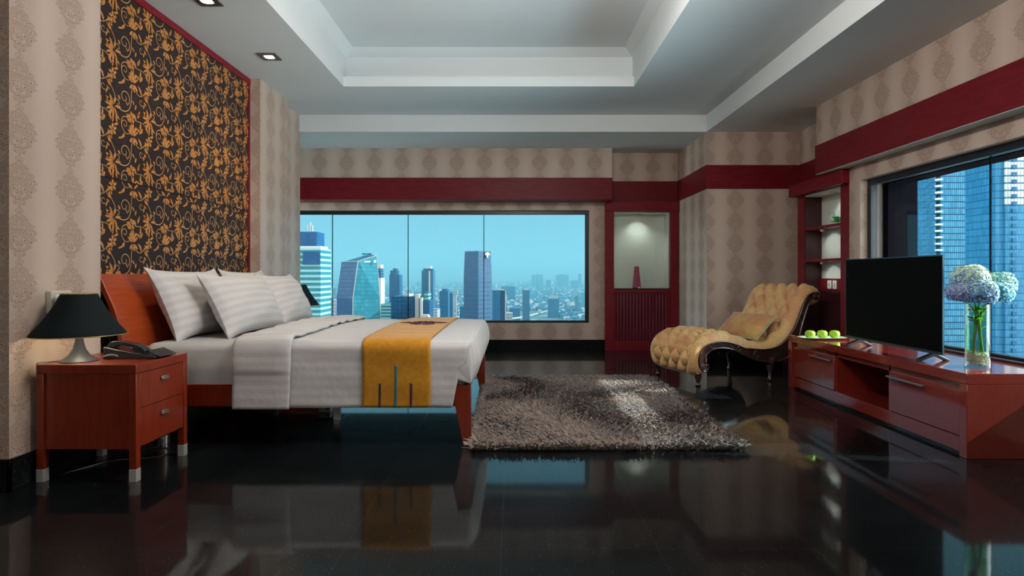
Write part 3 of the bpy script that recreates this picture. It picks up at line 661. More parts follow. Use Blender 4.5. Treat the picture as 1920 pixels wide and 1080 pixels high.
# pillows
def pillow_mesh(w_, h_, t_, seed, ears=.025, nu=44, nv=32):
    r = random.Random(seed); ph = [r.random()*6.28 for _ in range(10)]
    mb = MB()
    for side in (1, -1):
        def f(u, v, side=side):
            a_, b_ = 2*u-1, 2*v-1
            e = max(0, (1-abs(a_)**2.6))*max(0, (1-abs(b_)**2.6)); th = e**.46
            pin = 1-.055*(1-abs(b_)**2)*1-0; pin2 = 1-.075*(1-abs(a_)**2)
            x = a_*w_/2*(1-.05*(1-b_*b_)) ; y = b_*h_/2*(1-.07*(1-a_*a_))
            cr = (abs(a_)*abs(b_))**5; x += math.copysign(ears*cr, a_); y += math.copysign(ears*cr, b_)
            z = side*t_/2*th*(1-.18*a_*a_)
            edge = (1-e)
            wr = .006*edge*th*min(1, e*2)*(math.sin(14*a_+ph[0]+5*b_)+math.sin(23*b_+ph[1])*(.8)+.7*math.sin(37*a_+9*b_+ph[2]))
            wr += .004*th*math.sin(6*a_-8*b_+ph[3])
            z += side*wr
            return (x, y, z)
        mb.grid(f, nu, nv, uv=lambda u, v: (u*w_, v*h_*1.0))
        if side == -1:
            k = len(mb.f)//2
            mb.f[k:] = [q[::-1] for q in mb.f[k:]]
    return mb
def pillow(label, pb, lean, yaw, w_, h_, t_, seed, roll=0.):
    # pb: centre of bottom edge ; local x -> +Y, local y -> up/back, local z -> +X
    mb = pillow_mesh(w_, h_, t_, seed)
    ex = Vector((math.sin(yaw), math.cos(yaw), 0)); up = Vector((-math.sin(lean)*math.cos(yaw), math.sin(lean)*math.sin(yaw), math.cos(lean))); nz = ex.cross(up)
    R = Matrix((ex, up, nz)).transposed().to_4x4()
    M = Matrix.Translation(Vector(pb)) @ R @ Matrix.Rotation(roll, 4, 'Z') @ Matrix.Translation((0, h_/2, 0))
    mb.v = [tuple(M @ Vector(p)) for p in mb.v]
    o = obj('bed_pillow', mb, LINEN, origin=pb, smooth=60, fixn=False)
    return tag(o, label, 'pillow', 'white striped pillows on the bed')
pillow('shaded white pillow leaning on the headboard, nearest the black telephone', (-2.16, 4.20, .628), .41, .0, .84, .49, .24, 1)
pillow('striped white pillow mostly hidden at the back, farthest from the camera', (-2.16, 5.11, .628), .41, -.03, .82, .49, .22, 2)
pillow('large striped white pillow in front, facing the foot of the bed', (-1.875, 4.34, .634), .47, .04, .86, .455, .25, 3)
pillow('striped white pillow in front, on the window side of the bed', (-1.875, 5.12, .634), .47, -.02, .74, .455, .24, 4)

# ------------------------------------------------------------------ nightstands
def nightstand(X, Y, lab):
    e = thing('nightstand', lab, 'nightstand', (X, Y, 0), 'nightstands either side of the bed')
    x0, x1, y0, y1 = X-.25, X+.255, Y-.23, Y+.235
    obj('top', bx(x0, x1, y0, y1, .548, .595), CHERRY, e, bevel=.003)
    for (a_, b_) in ((x0, y0), (x1-.036, y0), (x0, y1-.036), (x1-.036, y1-.036)):
        l = obj('leg', bx(a_, a_+.036, b_, b_+.036, .066, .548), CHERRY, e, bevel=.002)
        obj('leg_foot', bx(a_-.001, a_+.037, b_-.001, b_+.037, 0, .066), SILVER, l, bevel=.002)
    obj('carcase', bx(x0+.036, x1-.006, y0+.012, y0+.03, .165, .548).box(x0+.036, x1-.03, y1-.03, y1-.012, .165, .548).box(x0+.01, x0+.03, y0+.036, y1-.036, .165, .548).box(x0+.03, x1-.03, y0+.03, y1-.03, .165, .19).box(x1-.02, x1-.008, y0+.036, y1-.036, .165, .548, m=1), [CHERRY, DARKRED], e, bevel=.001)
    for za, zb in ((.368, .545), (.172, .364)):
        dr = obj('drawer', bx(x1-.022, x1-.002, y0+.039, y1-.039, za, zb), CHERRY, e, bevel=.002)
        zc = zb-.052 if zb > .5 else zb-.058; yc = (y0+y1)/2
        hd = MB().box(x1-.002, x1+.012, yc-.028, yc+.028, zc-.010, zc+.010).box(x1+.008, x1+.016, yc-.028, yc+.028, zc-.010, zc-.004)
        obj('handle', hd, CHROME, dr, bevel=.003)
    return e
nightstand(-2.158, 3.192, 'red wood nightstand with two drawers and silver feet, near side of the bed')
nightstand(-2.158, 6.00, 'red wood nightstand on the window side of the bed, mostly hidden')

def table_lamp(X, Y, Z, lab, power):
    e = thing('table_lamp', lab, 'lamp', (X, Y, Z), 'black bedside lamps')
    obj('lamp_base', MB().lathe([(.088, 0), (.089, .004), (.072, .014), (.048, .032), (.030, .062), (.020, .10), (.017, .15), (.016, .20)], (X, Y, Z), 40), GREYPL, e, smooth=60)
    sh = MB(); k = 28; prof = []
    for i in range(13): t = i/12; prof.append((.215-(.135)*t+.012*math.sin(PI*t)*-1, .140+.215*t))
    sh.lathe(prof, (X, Y, Z), 48, cap=False)
    o = obj('lamp_shade', sh, [SHADEM, SHADEI], e, smooth=60, solid=.003); o.modifiers[0].offset = -1; o.modifiers[0].material_offset = 1
    o2 = MB(); 
    for r_, z_ in ((.216, .140), (.081, .355)): o2.tube([(X+r_*math.cos(2*PI*i/48), Y+r_*math.sin(2*PI*i/48), Z+z_) for i in range(49)], .0026, 6)
    obj('gold_trim', o2, GOLDT, o, smooth=60)
    obj('bulb', MB().ball((X, Y, Z+.235), .028, .028, .036, 16), mat('bulb_glow', lambda t, oo: t.t.links.new(t.n('ShaderNodeEmission', i_Color=(1, .8, .5, 1), i_Strength=6.).outputs[0], oo.inputs[0])), e)
    light('bulb_light', 'POINT', (X, Y, Z+.190), power, (1, .87, .62), shadow_soft_size=.03)
    return e
nl = table_lamp(-2.285, 3.09, .595, 'black shaded table lamp on the near nightstand beside the telephone', 5)
table_lamp(-2.23, 6.08, .595, 'black shaded lamp seen behind the pillows against the window', 2)
cd = MB().tube(curve_pts([(-2.36, 3.13, .600), (-2.37, 3.06, .599), (-2.395, 3.02, .600), (-2.412, 2.99, .600), (-2.416, 2.975, .58), (-2.418, 2.99, .40), (-2.417, 3.0, .2), (-2.40, 3.02, .012), (-2.35, 3.12, .004), (-2.25, 3.30, .004), (-2.1, 3.34, .004), (-2.02, 3.42, .004), (-2.1, 3.55, .004), (-2.3, 3.5, .004)], 6), .0025, 6)
obj('power_cord', cd, BLKPL, nl, smooth=60)

# telephone
ph = thing('telephone', 'black desk telephone on the near nightstand', 'telephone', (-2.09, 3.24, .595))
pz = .5955
body = MB().prism([(-2.205, pz), (-1.965, pz), (-1.925, pz+.006), (-1.93, pz+.014), (-1.98, pz+.022), (-2.205, pz+.066)], 3.155, 3.33, 'y'); obj('phone_body', body, BLKPL, ph, bevel=.004)
hs = MB()
hc = curve_pts([(-2.195, pz+.066), (-2.175, pz+.088), (-2.14, pz+.097), (-2.08, pz+.088), (-2.02, pz+.070), (-1.985, pz+.045), (-1.99, pz+.030)], 4)
hs.prism(hc+[(-2.03, pz+.040), (-2.045, pz+.058), (-2.09, pz+.070), (-2.13, pz+.074), (-2.155, pz+.062), (-2.17, pz+.061)], 3.165, 3.215, 'y'); obj('handset', hs, BLKPL, ph, bevel=.004)
obj('paper_label', bx(-2.115, -2.055, 3.235, 3.31, pz+.050, pz+.052).add([], []), pbr('label_paper', (.6, .5, .38), .6), ph)
Mk = Matrix.Translation((-2.03, 3.27, pz+.036)) @ Matrix.Rotation(.20, 4, 'Y')
kp = MB()
for i in range(4):
    for j in range(3): kp.box(-.030+i*.018, -.018+i*.018, -.035+j*.022, -.02+j*.022, 0, .005, M=Mk)
obj('keypad', kp, pbr('grey_keys', (.35, .34, .33), .4), ph, bevel=.001)
obj('display_cover', MB().box(-.04, .04, -.08, .07, 0, .003, M=Matrix.Translation((-1.945, 3.255, pz+.025)) @ Matrix.Rotation(.42, 4, 'Y')), pbr('dark_glossy_cover', (.02, .022, .03), .15), ph, bevel=.001)
cc = []
for i in range(120): t = i/119; a_ = t*2*PI*16; cc.append((-2.205+.085*t, 3.148+.004*math.cos(a_), pz+.012+.012*math.sin(t*2.6)+.004*math.sin(a_)))
obj('coiled_cord', MB().tube(cc, .0016, 5), pbr('silvery_cord', (.25, .26, .28), .3), ph, smooth=60)

# wall switch by the lamp
e = thing('wall_switch', 'white switch box on the papered wall behind the near lamp', 'switch', (-2.44, 3.09, .90))
obj('switch_box', bx(-2.4395, -2.405, 3.06, 3.20, .845, .965), pbr('ivory_plastic', (.55, .52, .44), .4), e, bevel=.006)
obj('rocker', bx(-2.405, -2.400, 3.08, 3.18, .865, .945), WHITEP, e, bevel=.003)
# adapter under the bed
e = thing('power_adapter', 'small white power adapter on the floor under the bed', 'adapter', (-1.44, 4.50, 0))
obj('adapter_case', bx(-1.485, -1.395, 4.48, 4.53, .0, .045), WHITEP, e, bevel=.005); obj('adapter_slot', bx(-1.43, -1.405, 4.478, 4.48, .018, .028), BLKPL, e)

# ------------------------------------------------------------------ shag rug
rg = thing('shag_rug', 'shaggy grey-brown rug on the black floor at the foot of the bed', 'rug', (.57, 4.65, 0))
RX0, RX1, RY0, RY1 = -.25, 1.39, 3.475, 5.86
RUGM = pbr('rug_backing', (.06, .05, .045), .9)
obj('rug_backing', bx(RX0+.035, RX1-.035, RY0+.04, RY1-.035, .001, .010), RUGM, rg)
NS = 62000
x = rng.uniform(RX0, RX1, NS); y = rng.uniform(RY0, RY1, NS)
ang = rng.uniform(0, 2*PI, NS); 
gx, gy = (x-RX0), (y-RY0)
ang = 2.2*np.sin(gx*3.1+1.3*np.sin(gy*2.3))+1.9*np.sin(gy*2.7+gx)+rng.normal(0, 1.0, NS)
_e = np.minimum(np.minimum(x-RX0, RX1-x), np.minimum(y-RY0, RY1-y))
_o = np.where(y-RY0 <= _e+1e-9, -PI/2, np.where(RY1-y <= _e+1e-9, PI/2, np.where(x-RX0 <= _e+1e-9, PI, 0.)))+rng.normal(0, .7, NS)
ang = np.where((_e < .035) & (rng.random(NS) < .8), _o, ang)
ln = rng.uniform(.045, .085, NS); bend = rng.uniform(.35, .95, NS)*ln
wd = rng.uniform(.0024, .0046, NS)
V = np.zeros((NS, 8, 3)); tt = [0, .4, .75, 1.]; ww = [1., 1., .8, .15]
sx, sy = -np.sin(ang+rng.normal(0, .6, NS)), np.cos(ang)
for k in range(4):
    t = tt[k]; hx = x+np.cos(ang)*bend*t*t; hy = y+np.sin(ang)*bend*t*t
    hz = .010+np.sqrt(np.maximum(ln**2-bend**2*.8, .0003))*(t-.22*t*t)*.80
    V[:, 2*k, 0] = hx+sx*wd*ww[k]; V[:, 2*k, 1] = hy+sy*wd*ww[k]; V[:, 2*k, 2] = hz
    V[:, 2*k+1, 0] = hx-sx*wd*ww[k]; V[:, 2*k+1, 1] = hy-sy*wd*ww[k]; V[:, 2*k+1, 2] = hz+wd*.5
base_i = (np.arange(NS)*8)[:, None, None]
Q = np.array([[0, 1, 3, 2], [2, 3, 5, 4], [4, 5, 7, 6]])[None]+base_i
Q = Q.reshape(-1, 4)
V[:, :, 0] -= .57; V[:, :, 1] -= 4.65
me = bpy.data.meshes.new('rug_pile'); me.vertices.add(NS*8); me.vertices.foreach_set('co', V.reshape(-1))
me.loops.add(Q.size); me.loops.foreach_set('vertex_index', Q.reshape(-1).astype(np.int32))
me.polygons.add(len(Q)); me.polygons.foreach_set('loop_start', (np.arange(len(Q))*4).astype(np.int32))
att = me.attributes.new('shade', 'FLOAT', 'POINT')
sv = np.repeat(rng.uniform(0, 1, NS), 8); att.data.foreach_set('value', sv.astype(np.float32))
me.update(); me.validate()
def pile(t, b):
    a_ = t.n('ShaderNodeAttribute', attribute_name='shade').outputs['Fac']
    n_ = t.noise(oc(t), 2.2, 2.)
    c_ = t.mix(a_, (.06, .046, .042), (.33, .245, .205)); c_ = t.mix(t.mr(n_, .4, .65), c_, t.mix(a_, (.045, .042, .044), (.22, .175, .16)))
    t.set(b, 'Base Color', c_); t.set(b, 'Sheen Weight', .2)
me.materials.append(pbr('rug_yarn', (.2, .15, .13), .75, spec=.3, fn=pile))
o = bpy.data.objects.new('pile', me); COL.objects.link(o); o.parent = rg; o['kind'] = 'stuff'

# ------------------------------------------------------------------ chaise longue
AX = Vector((.94, .342, 0)).normalized(); WX = Vector((-.342, .94, 0)).normalized(); CO = Vector((1.74, 5.49, 0)); CW = .74
def CP(s, w_, z): p = CO+AX*s+WX*w_; return (p.x, p.y, z)
ch = thing('chaise_longue', 'gold tufted scroll chaise longue with carved dark wooden frame', 'chaise longue', CO)
def resample(pts, n):
    pts = curve_pts(pts, 10); L = [0]
    for i in range(1, len(pts)): L.append(L[-1]+math.dist(pts[i], pts[i-1]))
    out = []; j = 0
    for k in range(n+1):
        s = L[-1]*k/n
        while j < len(L)-2 and L[j+1] < s: j += 1
        f = (s-L[j])/max(1e-9, L[j+1]-L[j]); out.append(tuple(pts[j][q]+(pts[j+1][q]-pts[j][q])*f for q in range(len(pts[0]))))
    return out, L[-1]
PO = [(.035, .085), (-.02, .115), (-.064, .186), (-.077, .297), (-.037, .394), (.043, .458), (.151, .493), (.288, .502), (.399, .485), (.512, .445), (.627, .41), (.743, .392), (.845, .403), (.934, .449), (1.025, .528), (1.1, .62), (1.162, .726), (1.215, .832), (1.28, .908), (1.37, .948), (1.455, .935), (1.515, .885), (1.53, .81), (1.485, .752), (1.41, .740), (1.35, .775)]
PIN = [(.035, .150), (.010, .165), (-.012, .206), (-.010, .283), (.024, .345), (.083, .386), (.178, .411), (.288, .413), (.371, .395), (.484, .352), (.627, .328), (.743, .318), (.845, .325), (.945, .355), (1.045, .425), (1.125, .51), (1.185, .615), (1.240, .73), (1.305, .83), (1.38, .872), (1.43, .870), (1.455, .845), (1.458, .820), (1.44, .805), (1.42, .80), (1.40, .805)]
# parametrise both by the same index
NU = 260
def idxsample(ctrl, n):
    fine = curve_pts(ctrl, 20); out = []
    for k in range(n+1):
        x_ = k/n*(len(fine)-1); i = min(int(x_), len(fine)-2); f = x_-i; out.append((fine[i][0]+(fine[i+1][0]-fine[i][0])*f, fine[i][1]+(fine[i+1][1]-fine[i][1])*f))
    return out
po, pi_ = idxsample(PO, NU), idxsample(PIN, NU)
AL = [0.]
for i in range(1, NU+1): AL.append(AL[-1]+math.dist(po[i], po[i-1]))
def chz(u):
    i = min(NU, max(0, int(round(u*NU)))); return po[i], pi_[i], AL[i]
PU, PV = .215, .148
def tuft(al, w_):
    a_ = al/PU+(w_-CW/2)/PV; b_ = al/PU-(w_-CW/2)/PV
    return (abs(math.sin(PI*a_))*abs(math.sin(PI*b_)))**.62
def uph(u, v):
    (ox, oz), (ix, iz), al = chz(u)
    w_ = -.005+(CW+.01)*(.5-.5*math.cos(PI*v)) if False else -.005+(CW+.01)*v
    e = min(v, 1-v)*(CW+.01); R = .085
    k = math.sqrt(max(0, 1-(1-min(1, e/R))**2)) if e < R else 1.
    h = tuft(al, w_); fade = min(1, max(0, (e-.05)/.07))*min(1, max(0, min(al, AL[-1]-al)/.10)); fade = fade*fade*(3-2*fade)
    dx, dz = ox-ix, oz-iz; l = math.hypot(dx, dz) or 1
    add = fade*(-.060*(1-h)+.018)
    if e < R: add += -.004*(1-fade)*abs(math.sin(al*70))*(k)                     # gathered border
    kk = k+add/l if l > .01 else k
    return CP(ix+dx*kk, w_, iz+dz*kk)
NV = 96
def vmap(v):   # denser sampling near the edges
    return v
m = MB(); m.grid(lambda u, v: uph(u, v), NU, NV)
# close the back of the back rest and the underside
def under(u, v):
    (ox, oz), (ix, iz), al = chz(u); return CP(ix, -.005+(CW+.01)*v, iz)
k0 = len(m.f); m.grid(under, NU, 4)
obj('upholstery', m, PAISLEY, ch, smooth=70)
bt = 0
for ia in range(-20, 40):
    for ib in range(-20, 40):
        al = (ia+ib)/2*PU; w_ = (ia-ib)/2*PV+CW/2
        if al < .10 or al > AL[-1]-.1 or w_ < .06 or w_ > CW-.06 or bt > 92: continue
        i = min(range(NU+1), key=lambda q: abs(AL[q]-al)); (ox, oz), (ix, iz), _ = chz(i/NU); l = math.hypot(ox-ix, oz-iz)
        k = 1-.038/l; c_ = CP(ix+(ox-ix)*k, w_, iz+(oz-iz)*k)
        obj('button', MB().ball(c_, .011, .011, .011, 8), PAISLEY, ch, smooth=60); bt += 1
RB = [(.105, .190), (.060, .225), (.052, .262), (.07, .301), (.110, .333), (.16, .350), (.247, .355), (.357, .339), (.43, .312), (.498, .281), (.57, .250), (.641, .224), (.728, .207), (.845, .197), (.95, .200), (1.05, .235), (1.12, .30), (1.185, .42), (1.223, .534), (1.27, .652), (1.316, .755), (1.35, .800), (1.385, .825)]
PW = [(.035, .158), (.002, .190), (-.006, .24), (.002, .30), (.035, .350), (.09, .388), (.178, .411), (.288, .413), (.371, .395), (.43, .374), (.50, .345), (.56, .337), (.627, .328), (.743, .318), (.845, .325), (.945, .355), (1.045, .425), (1.125, .51), (1.185, .615), (1.240, .73), (1.305, .83), (1.36, .862), (1.41, .868)]
rp, rq = idxsample(PW, 150), idxsample(RB, 150)
def spir(cx, cz, r0, turns, a0, w0, sgn=1):
    return [(cx+(r0*(1-i/40*.85))*math.cos(a0+sgn*turns*2*PI*i/40), cz+(r0*(1-i/40*.85))*math.sin(a0+sgn*turns*2*PI*i/40)) for i in range(41)]
for far in (0, 1):
    wa, wb2 = (-.022, .035) if not far else (CW-.035, CW+.022); wo = wa if not far else wb2
    r = MB(); vs = []
    for w_ in (wa, wb2):
        vs += [CP(p[0], w_, p[1]) for p in rp]+[CP(p[0], w_, p[1]) for p in rq]
    n = 151; fs = []
    for i in range(n-1): fs += [(i, i+1, n+i+1, n+i), (2*n+i, 3*n+i, 3*n+i+1, 2*n+i+1), (i, 2*n+i, 2*n+i+1, i+1), (n+i, n+i+1, 3*n+i+1, 3*n+i)]
    fs += [(0, n, 3*n, 2*n), (n-1, 3*n-1, 4*n-1, 2*n-1)]
    r.add(vs, fs)
    ro = obj('carved_side_rail', r, EBONY, ch, smooth=50, label='carved dark wood side rail')
    d_ = MB()
    d_.tube([CP(p[0], wo, p[1]) for p in rp[4:-2]], .008, 8); d_.tube([CP(p[0], wo, p[1]) for p in rq[2:-2]], .009, 8)
    d_.tube([CP(a1, wo, b1) for a1, b1 in spir(.052, .178, .046, 2.1, 1.9, 0, 1)], [.010-.005*i/40 for i in range(41)], 8)
    d_.tube([CP(a1, wo, b1) for a1, b1 in spir(1.415, .832, .042, 2.1, 1.4, 0, -1)], [.010-.005*i/40 for i in range(41)], 8)
    # leafy relief along the rail
    for k in range(9):
        i = 34+k*8 if k < 5 else 80+(k-5)*16; i = min(i, 140)
        mx, mz = (rp[i][0]+rq[i][0])/2, (rp[i][1]+rq[i][1])/2; hh = math.dist(rp[i], rq[i])
        if hh < .035: continue
        d_.tube([CP(a1, wo, b1) for a1, b1 in spir(mx, mz, hh*.30, 1.4, k*1.3, 0, 1 if k % 2 else -1)], [.006-.003*j/40 for j in range(41)], 6)
    for a_ in range(14):
        rr = .028 if a_ % 2 else .016; d_.ball(CP(.845+rr*math.cos(a_*2*PI/14), wo, .212+rr*math.sin(a_*2*PI/14)), .009, .009, .009, 8)
    d_.ball(CP(.845, wo, .212), .012, .012, .012, 8)
    obj('carving', d_, EBONY, ro, smooth=60)
def cleg(s, w_, ztop):
    c_ = CP(s, w_, 0)
    prof = [(.012, 0), (.018, .01), (.020, .022), (.013, .035), (.012, .06), (.016, .10), (.022, .14), (.026, .165), (.016, .175), (.024, .185), (.026, .20), (.020, ztop)]
    pr = [(r_*1.35, z_*ztop/.215 if ztop < .2 else z_) for r_, z_ in prof[:-1]]+[(.030, ztop)]
    obj('leg', MB().lathe(pr, c_, 20), EBONY, ch, smooth=50)
cleg(.012, .03, .125); cleg(.03, CW-.03, .125); cleg(.86, .02, .215); cleg(.95, CW-.03, .23)
# cushion
mb = pillow_mesh(.60, .34, .17, 11, .012, 36, 26)
mcx = Vector(CP(.835, .34, .525)); ex = WX; n_ = (Vector((-AX.x*.66, -AX.y*.66, .75))).normalized(); up = n_.cross(ex).normalized(); nn = ex.cross(up).normalized()
M = Matrix.Translation(mcx) @ Matrix((ex, up, nn)).transposed().to_4x4() 
cs = thing('cushion', 'gold paisley cushion with pale fringe lying on the chaise seat', 'cushion', mcx)
mb.v = [tuple(M @ Vector(p)) for p in mb.v]; obj('cushion_cover', mb, PAISLEY2, cs, smooth=60, fixn=False)
fr = MB(); per = []
for i in range(160):
    t = i/160*4; k = int(t); f = t-k; a_, b_ = [(-1+2*f, -1), (1, -1+2*f), (1-2*f, 1), (-1, 1-2*f)][k]
    x_ = a_*.30*(1-.05*(1-b_*b_)); y_ = b_*.165*(1-.07*(1-a_*a_)); per.append((x_, y_))
for i, (x_, y_) in enumerate(per):
    l = math.hypot(x_, y_); q = (x_*(1+.020/l), y_*(1+.020/l))
    fr.tube([M @ Vector((x_, y_, .0)), M @ Vector((q[0], q[1], .006*math.sin(i*2.1)))], [.008, .006], 5)
obj('fringe', fr, FRINGE, cs, smooth=60)

# ------------------------------------------------------------------ television console
tc = thing('television_console', 'long low glossy red wood console under the television', 'console', (2.85, 4.4, 0))
CX0, CX1, CY0, CY1 = 2.58, 3.165, 3.335, 5.50
obj('top', MB().prism([(CX0, CY0), (CX1, CY0), (CX1, CY1), (CX0, CY1)], .425, .486, 'z'), MAHOG, tc, bevel=.003)
obj('end_panel', bx(CX0, CX1, CY0, CY0+.058, 0, .425), MAHOG, tc, bevel=.003); obj('end_panel', bx(CX0, CX1, CY1-.058, CY1, 0, .425), MAHOG, tc, bevel=.003)
obj('back_board', bx(CX1-.03, CX1-.01, CY0+.06, CY1-.06, .03, .425), DARKRED, tc)
obj('base_plinth', bx(CX0+.055, CX0+.08, CY0+.058, CY1-.058, .0, .03).box(CX0+.022, CX0+.055, CY0+.058, CY1-.058, .022, .108).box(CX0+.05, CX1-.03, CY0+.058, CY1-.058, .09, .108), MAHOG, tc, bevel=.002)
obj('divider', bx(CX0+.03, CX1-.03, 4.055, 4.073, .108, .425), MAHOG, tc); obj('divider', bx(CX0+.03, CX1-.03, 4.727, 4.745, .108, .425), MAHOG, tc)
obj('top_rail', bx(CX0+.03, CX0+.05, CY0+.058, CY1-.058, .385, .425), MAHOG, tc)
for ya, yb, ha, hb2 in ((3.40, 4.055, 3.68, 4.04), (4.745, 5.435, 4.70+.05, 5.10)):
    dr = obj('drawer', bx(CX0+.016, CX0+.04, ya, yb, .114, .384), MAHOG, tc, bevel=.002)
    hz = .352; obj('handle', bx(CX0-.016, CX0-.006, ha, hb2, hz-.006, hz+.006).box(CX0-.01, CX0+.017, ha+.02, ha+.03, hz-.004, hz+.004).box(CX0-.01, CX0+.017, hb2-.03, hb2-.02, hz-.004, hz+.004), CHROME, dr, bevel=.002)
ZC = .4862
# television
tv = thing('television', 'flat black television standing on the red console', 'television', (2.74, 4.285, ZC))
TX = 2.74
obj('television_case', bx(TX, TX+.010, 3.74, 4.83, .535, 1.176).box(TX+.01, TX+.02, 3.80, 4.77, .56, 1.15).box(TX+.018, TX+.05, 3.95, 4.62, .57, .90), BLKPL, tv, bevel=.004)
obj('screen', bx(TX-.0015, TX+.0005, 3.748, 4.822, .553, 1.169), SCREEN, tv)
obj('bezel', bx(TX-.003, TX+.006, 3.738, 3.7435, .535, 1.177).box(TX-.003, TX+.019, 4.8265, 4.832, .535, 1.177).box(TX-.003, TX+.019, 3.7435, 4.8265, 1.171, 1.177).box(TX-.003, TX+.019, 3.7435, 4.8265, .534, .541), pbr('tv_edge_metal', (.04, .08, .09), .35, metal=.6), tv)
for yy in (3.84, 4.66):
    ft = MB().prism([(TX-.095, ZC), (TX-.09, ZC+.012), (TX, ZC+.05), (TX+.018, ZC+.05), (TX+.10, ZC+.012), (TX+.105, ZC), (TX+.085, ZC), (TX+.01, ZC+.035), (TX-.075, ZC)], yy-.018, yy+.018, 'y'); obj('stand_foot', ft, BLKPL, tv, bevel=.002)
# plate and apples
pc = (2.70, 5.13)
def oval(mb, cx, cy, rx, ry, z, seg=40): return [(cx+rx*(abs(math.cos(a_))**.6)*math.copysign(1, math.cos(a_)), cy+ry*(abs(math.sin(a_))**.6)*math.copysign(1, math.sin(a_)), z) for a_ in [2*PI*k/seg for k in range(seg)]]
pm = MB(); rings = [(.14, .055, 0), (.155, .065, .002), (.205, .095, .018), (.200, .090, .020), (.150, .060, .006), (.0, .0, .006)]
vs = []
for rx, ry, z_ in rings: vs += oval(pm, pc[0], pc[1], max(rx, .001), max(ry, .001), ZC+z_)
fs = [tuple(range(39, -1, -1))]
for i in range(len(rings)-1):
    for k in range(40): k2 = (k+1) % 40; fs.append((i*40+k, i*40+k2, (i+1)*40+k2, (i+1)*40+k))
pm.add(vs, fs)
tag(obj('serving_plate', pm, pbr('pale_green_ceramic', (.42, .48, .36), .2, coat=.5), origin=(pc[0], pc[1], ZC), smooth=50), 'shallow pale oblong plate on the far end of the red console', 'plate')
APM = pbr('green_apple_skin', (.40, .62, .02), .25, coat=.4, fn=lambda t, b: t.set(b, 'Base Color', t.mix(t.mr(t.noise(oc(t), 20., 3.), .3, .7), (.24, .42, .01), (.34, .50, .03))))
def apple(x_, y_, lab):
    e = thing('green_apple', lab, 'apple', (x_, y_, ZC+.006), 'green apples on the plate')
    pr = []; 
    for i in range(1, 20):
        a_ = PI*i/20; r_ = .043*math.sin(a_)**.85*(1+.06*math.cos(a_)*-1); z_ = -.038*math.cos(a_)
        if i > 16: z_ -= .004*(i-16)*.8
        if i < 3: z_ += .003*(3-i)
        pr.append((r_*(1.0 if i > 5 else .96), z_+.037))
    obj('apple_body', MB().lathe(pr, (x_, y_, ZC+.007), 24), APM, e, smooth=80)
    obj('stem', MB().tube([(x_, y_, ZC+.068), (x_+.004, y_, ZC+.088)], [.0018, .0014], 6), pbr('apple_stem', (.10, .06, .02), .7), e)
apple(2.592, 5.12, 'green apple on the left of the plate, nearest the chaise'); apple(2.703, 5.13, 'middle green apple of the three on the plate'); apple(2.806, 5.12, 'green apple on the right of the plate, nearest the television')

# vase with hydrangeas
VX, VY = 2.83, 3.575
vs_ = thing('glass_vase', 'tall clear cylinder vase on the near end of the console', 'vase', (VX, VY, ZC))
VH = .385; VR = .062
obj('vase_body', MB().lathe([(.001, 0), (VR-.002, 0), (VR, .003), (VR, VH), (VR-.004, VH), (VR-.004, .014), (.001, .014)], (VX, VY, ZC), 40, cap=False), VASEG, vs_, smooth=50)
obj('water', MB().lathe([(.001, .10), (VR-.0045, .10), (VR-.0045, .262), (.001, .262)], (VX, VY, ZC), 32, cap=False), WATER, vs_, smooth=50)
pb = MB()
for k in range(420):
    a_ = random.random()*2*PI; r_ = random.random()**.5*(VR-.012); z_ = .020+random.random()*.078; q = .005+random.random()*.003
    pb.ball((VX+r_*math.cos(a_), VY+r_*math.sin(a_), ZC+z_), q, q*.9, q*.7, 6)
tag(obj('white_pebbles', pb, pbr('pebble_stone', (.52, .47, .36), .5, fn=lambda t, b: t.set(b, 'Base Color', t.mix(t.mr(t.noise(oc(t), 80., 1.), .35, .65), (.50, .44, .34), (.80, .76, .66)))), origin=(VX, VY, ZC+.02), smooth=60), 'pale pebbles filling the bottom of the flower vase', 'pebbles', kind='stuff')
def hydr(name_col, c1, c2, c3):
    def fn(t, b):
        a_ = t.n('ShaderNodeAttribute', attribute_name='tone').outputs['Fac']
        c_ = t.mix(t.mr(a_, .0, .5), c1, c2); c_ = t.mix(t.mr(a_, .55, 1.), c_, c3)
        t.set(b, 'Base Color', c_)
    return pbr(name_col, c1, .6, spec=.3, fn=fn, Subsurface_Weight=0.0)
HB = hydr('hydrangea_blue', (.04, .12, .30), (.14, .32, .52), (.60, .70, .48))
HT = hydr('hydrangea_teal', (.015, .15, .28), (.06, .32, .46), (.55, .74, .52))
HV = hydr('hydrangea_violet', (.10, .14, .36), (.24, .32, .56), (.52, .62, .56))
LEAFM = pbr('fresh_green_leaf', (.12, .46, .02), .45, spec=.4); STEMM = pbr('green_stem', (.10, .34, .03), .5); STEMB = pbr('brown_stem', (.16, .09, .03), .6)
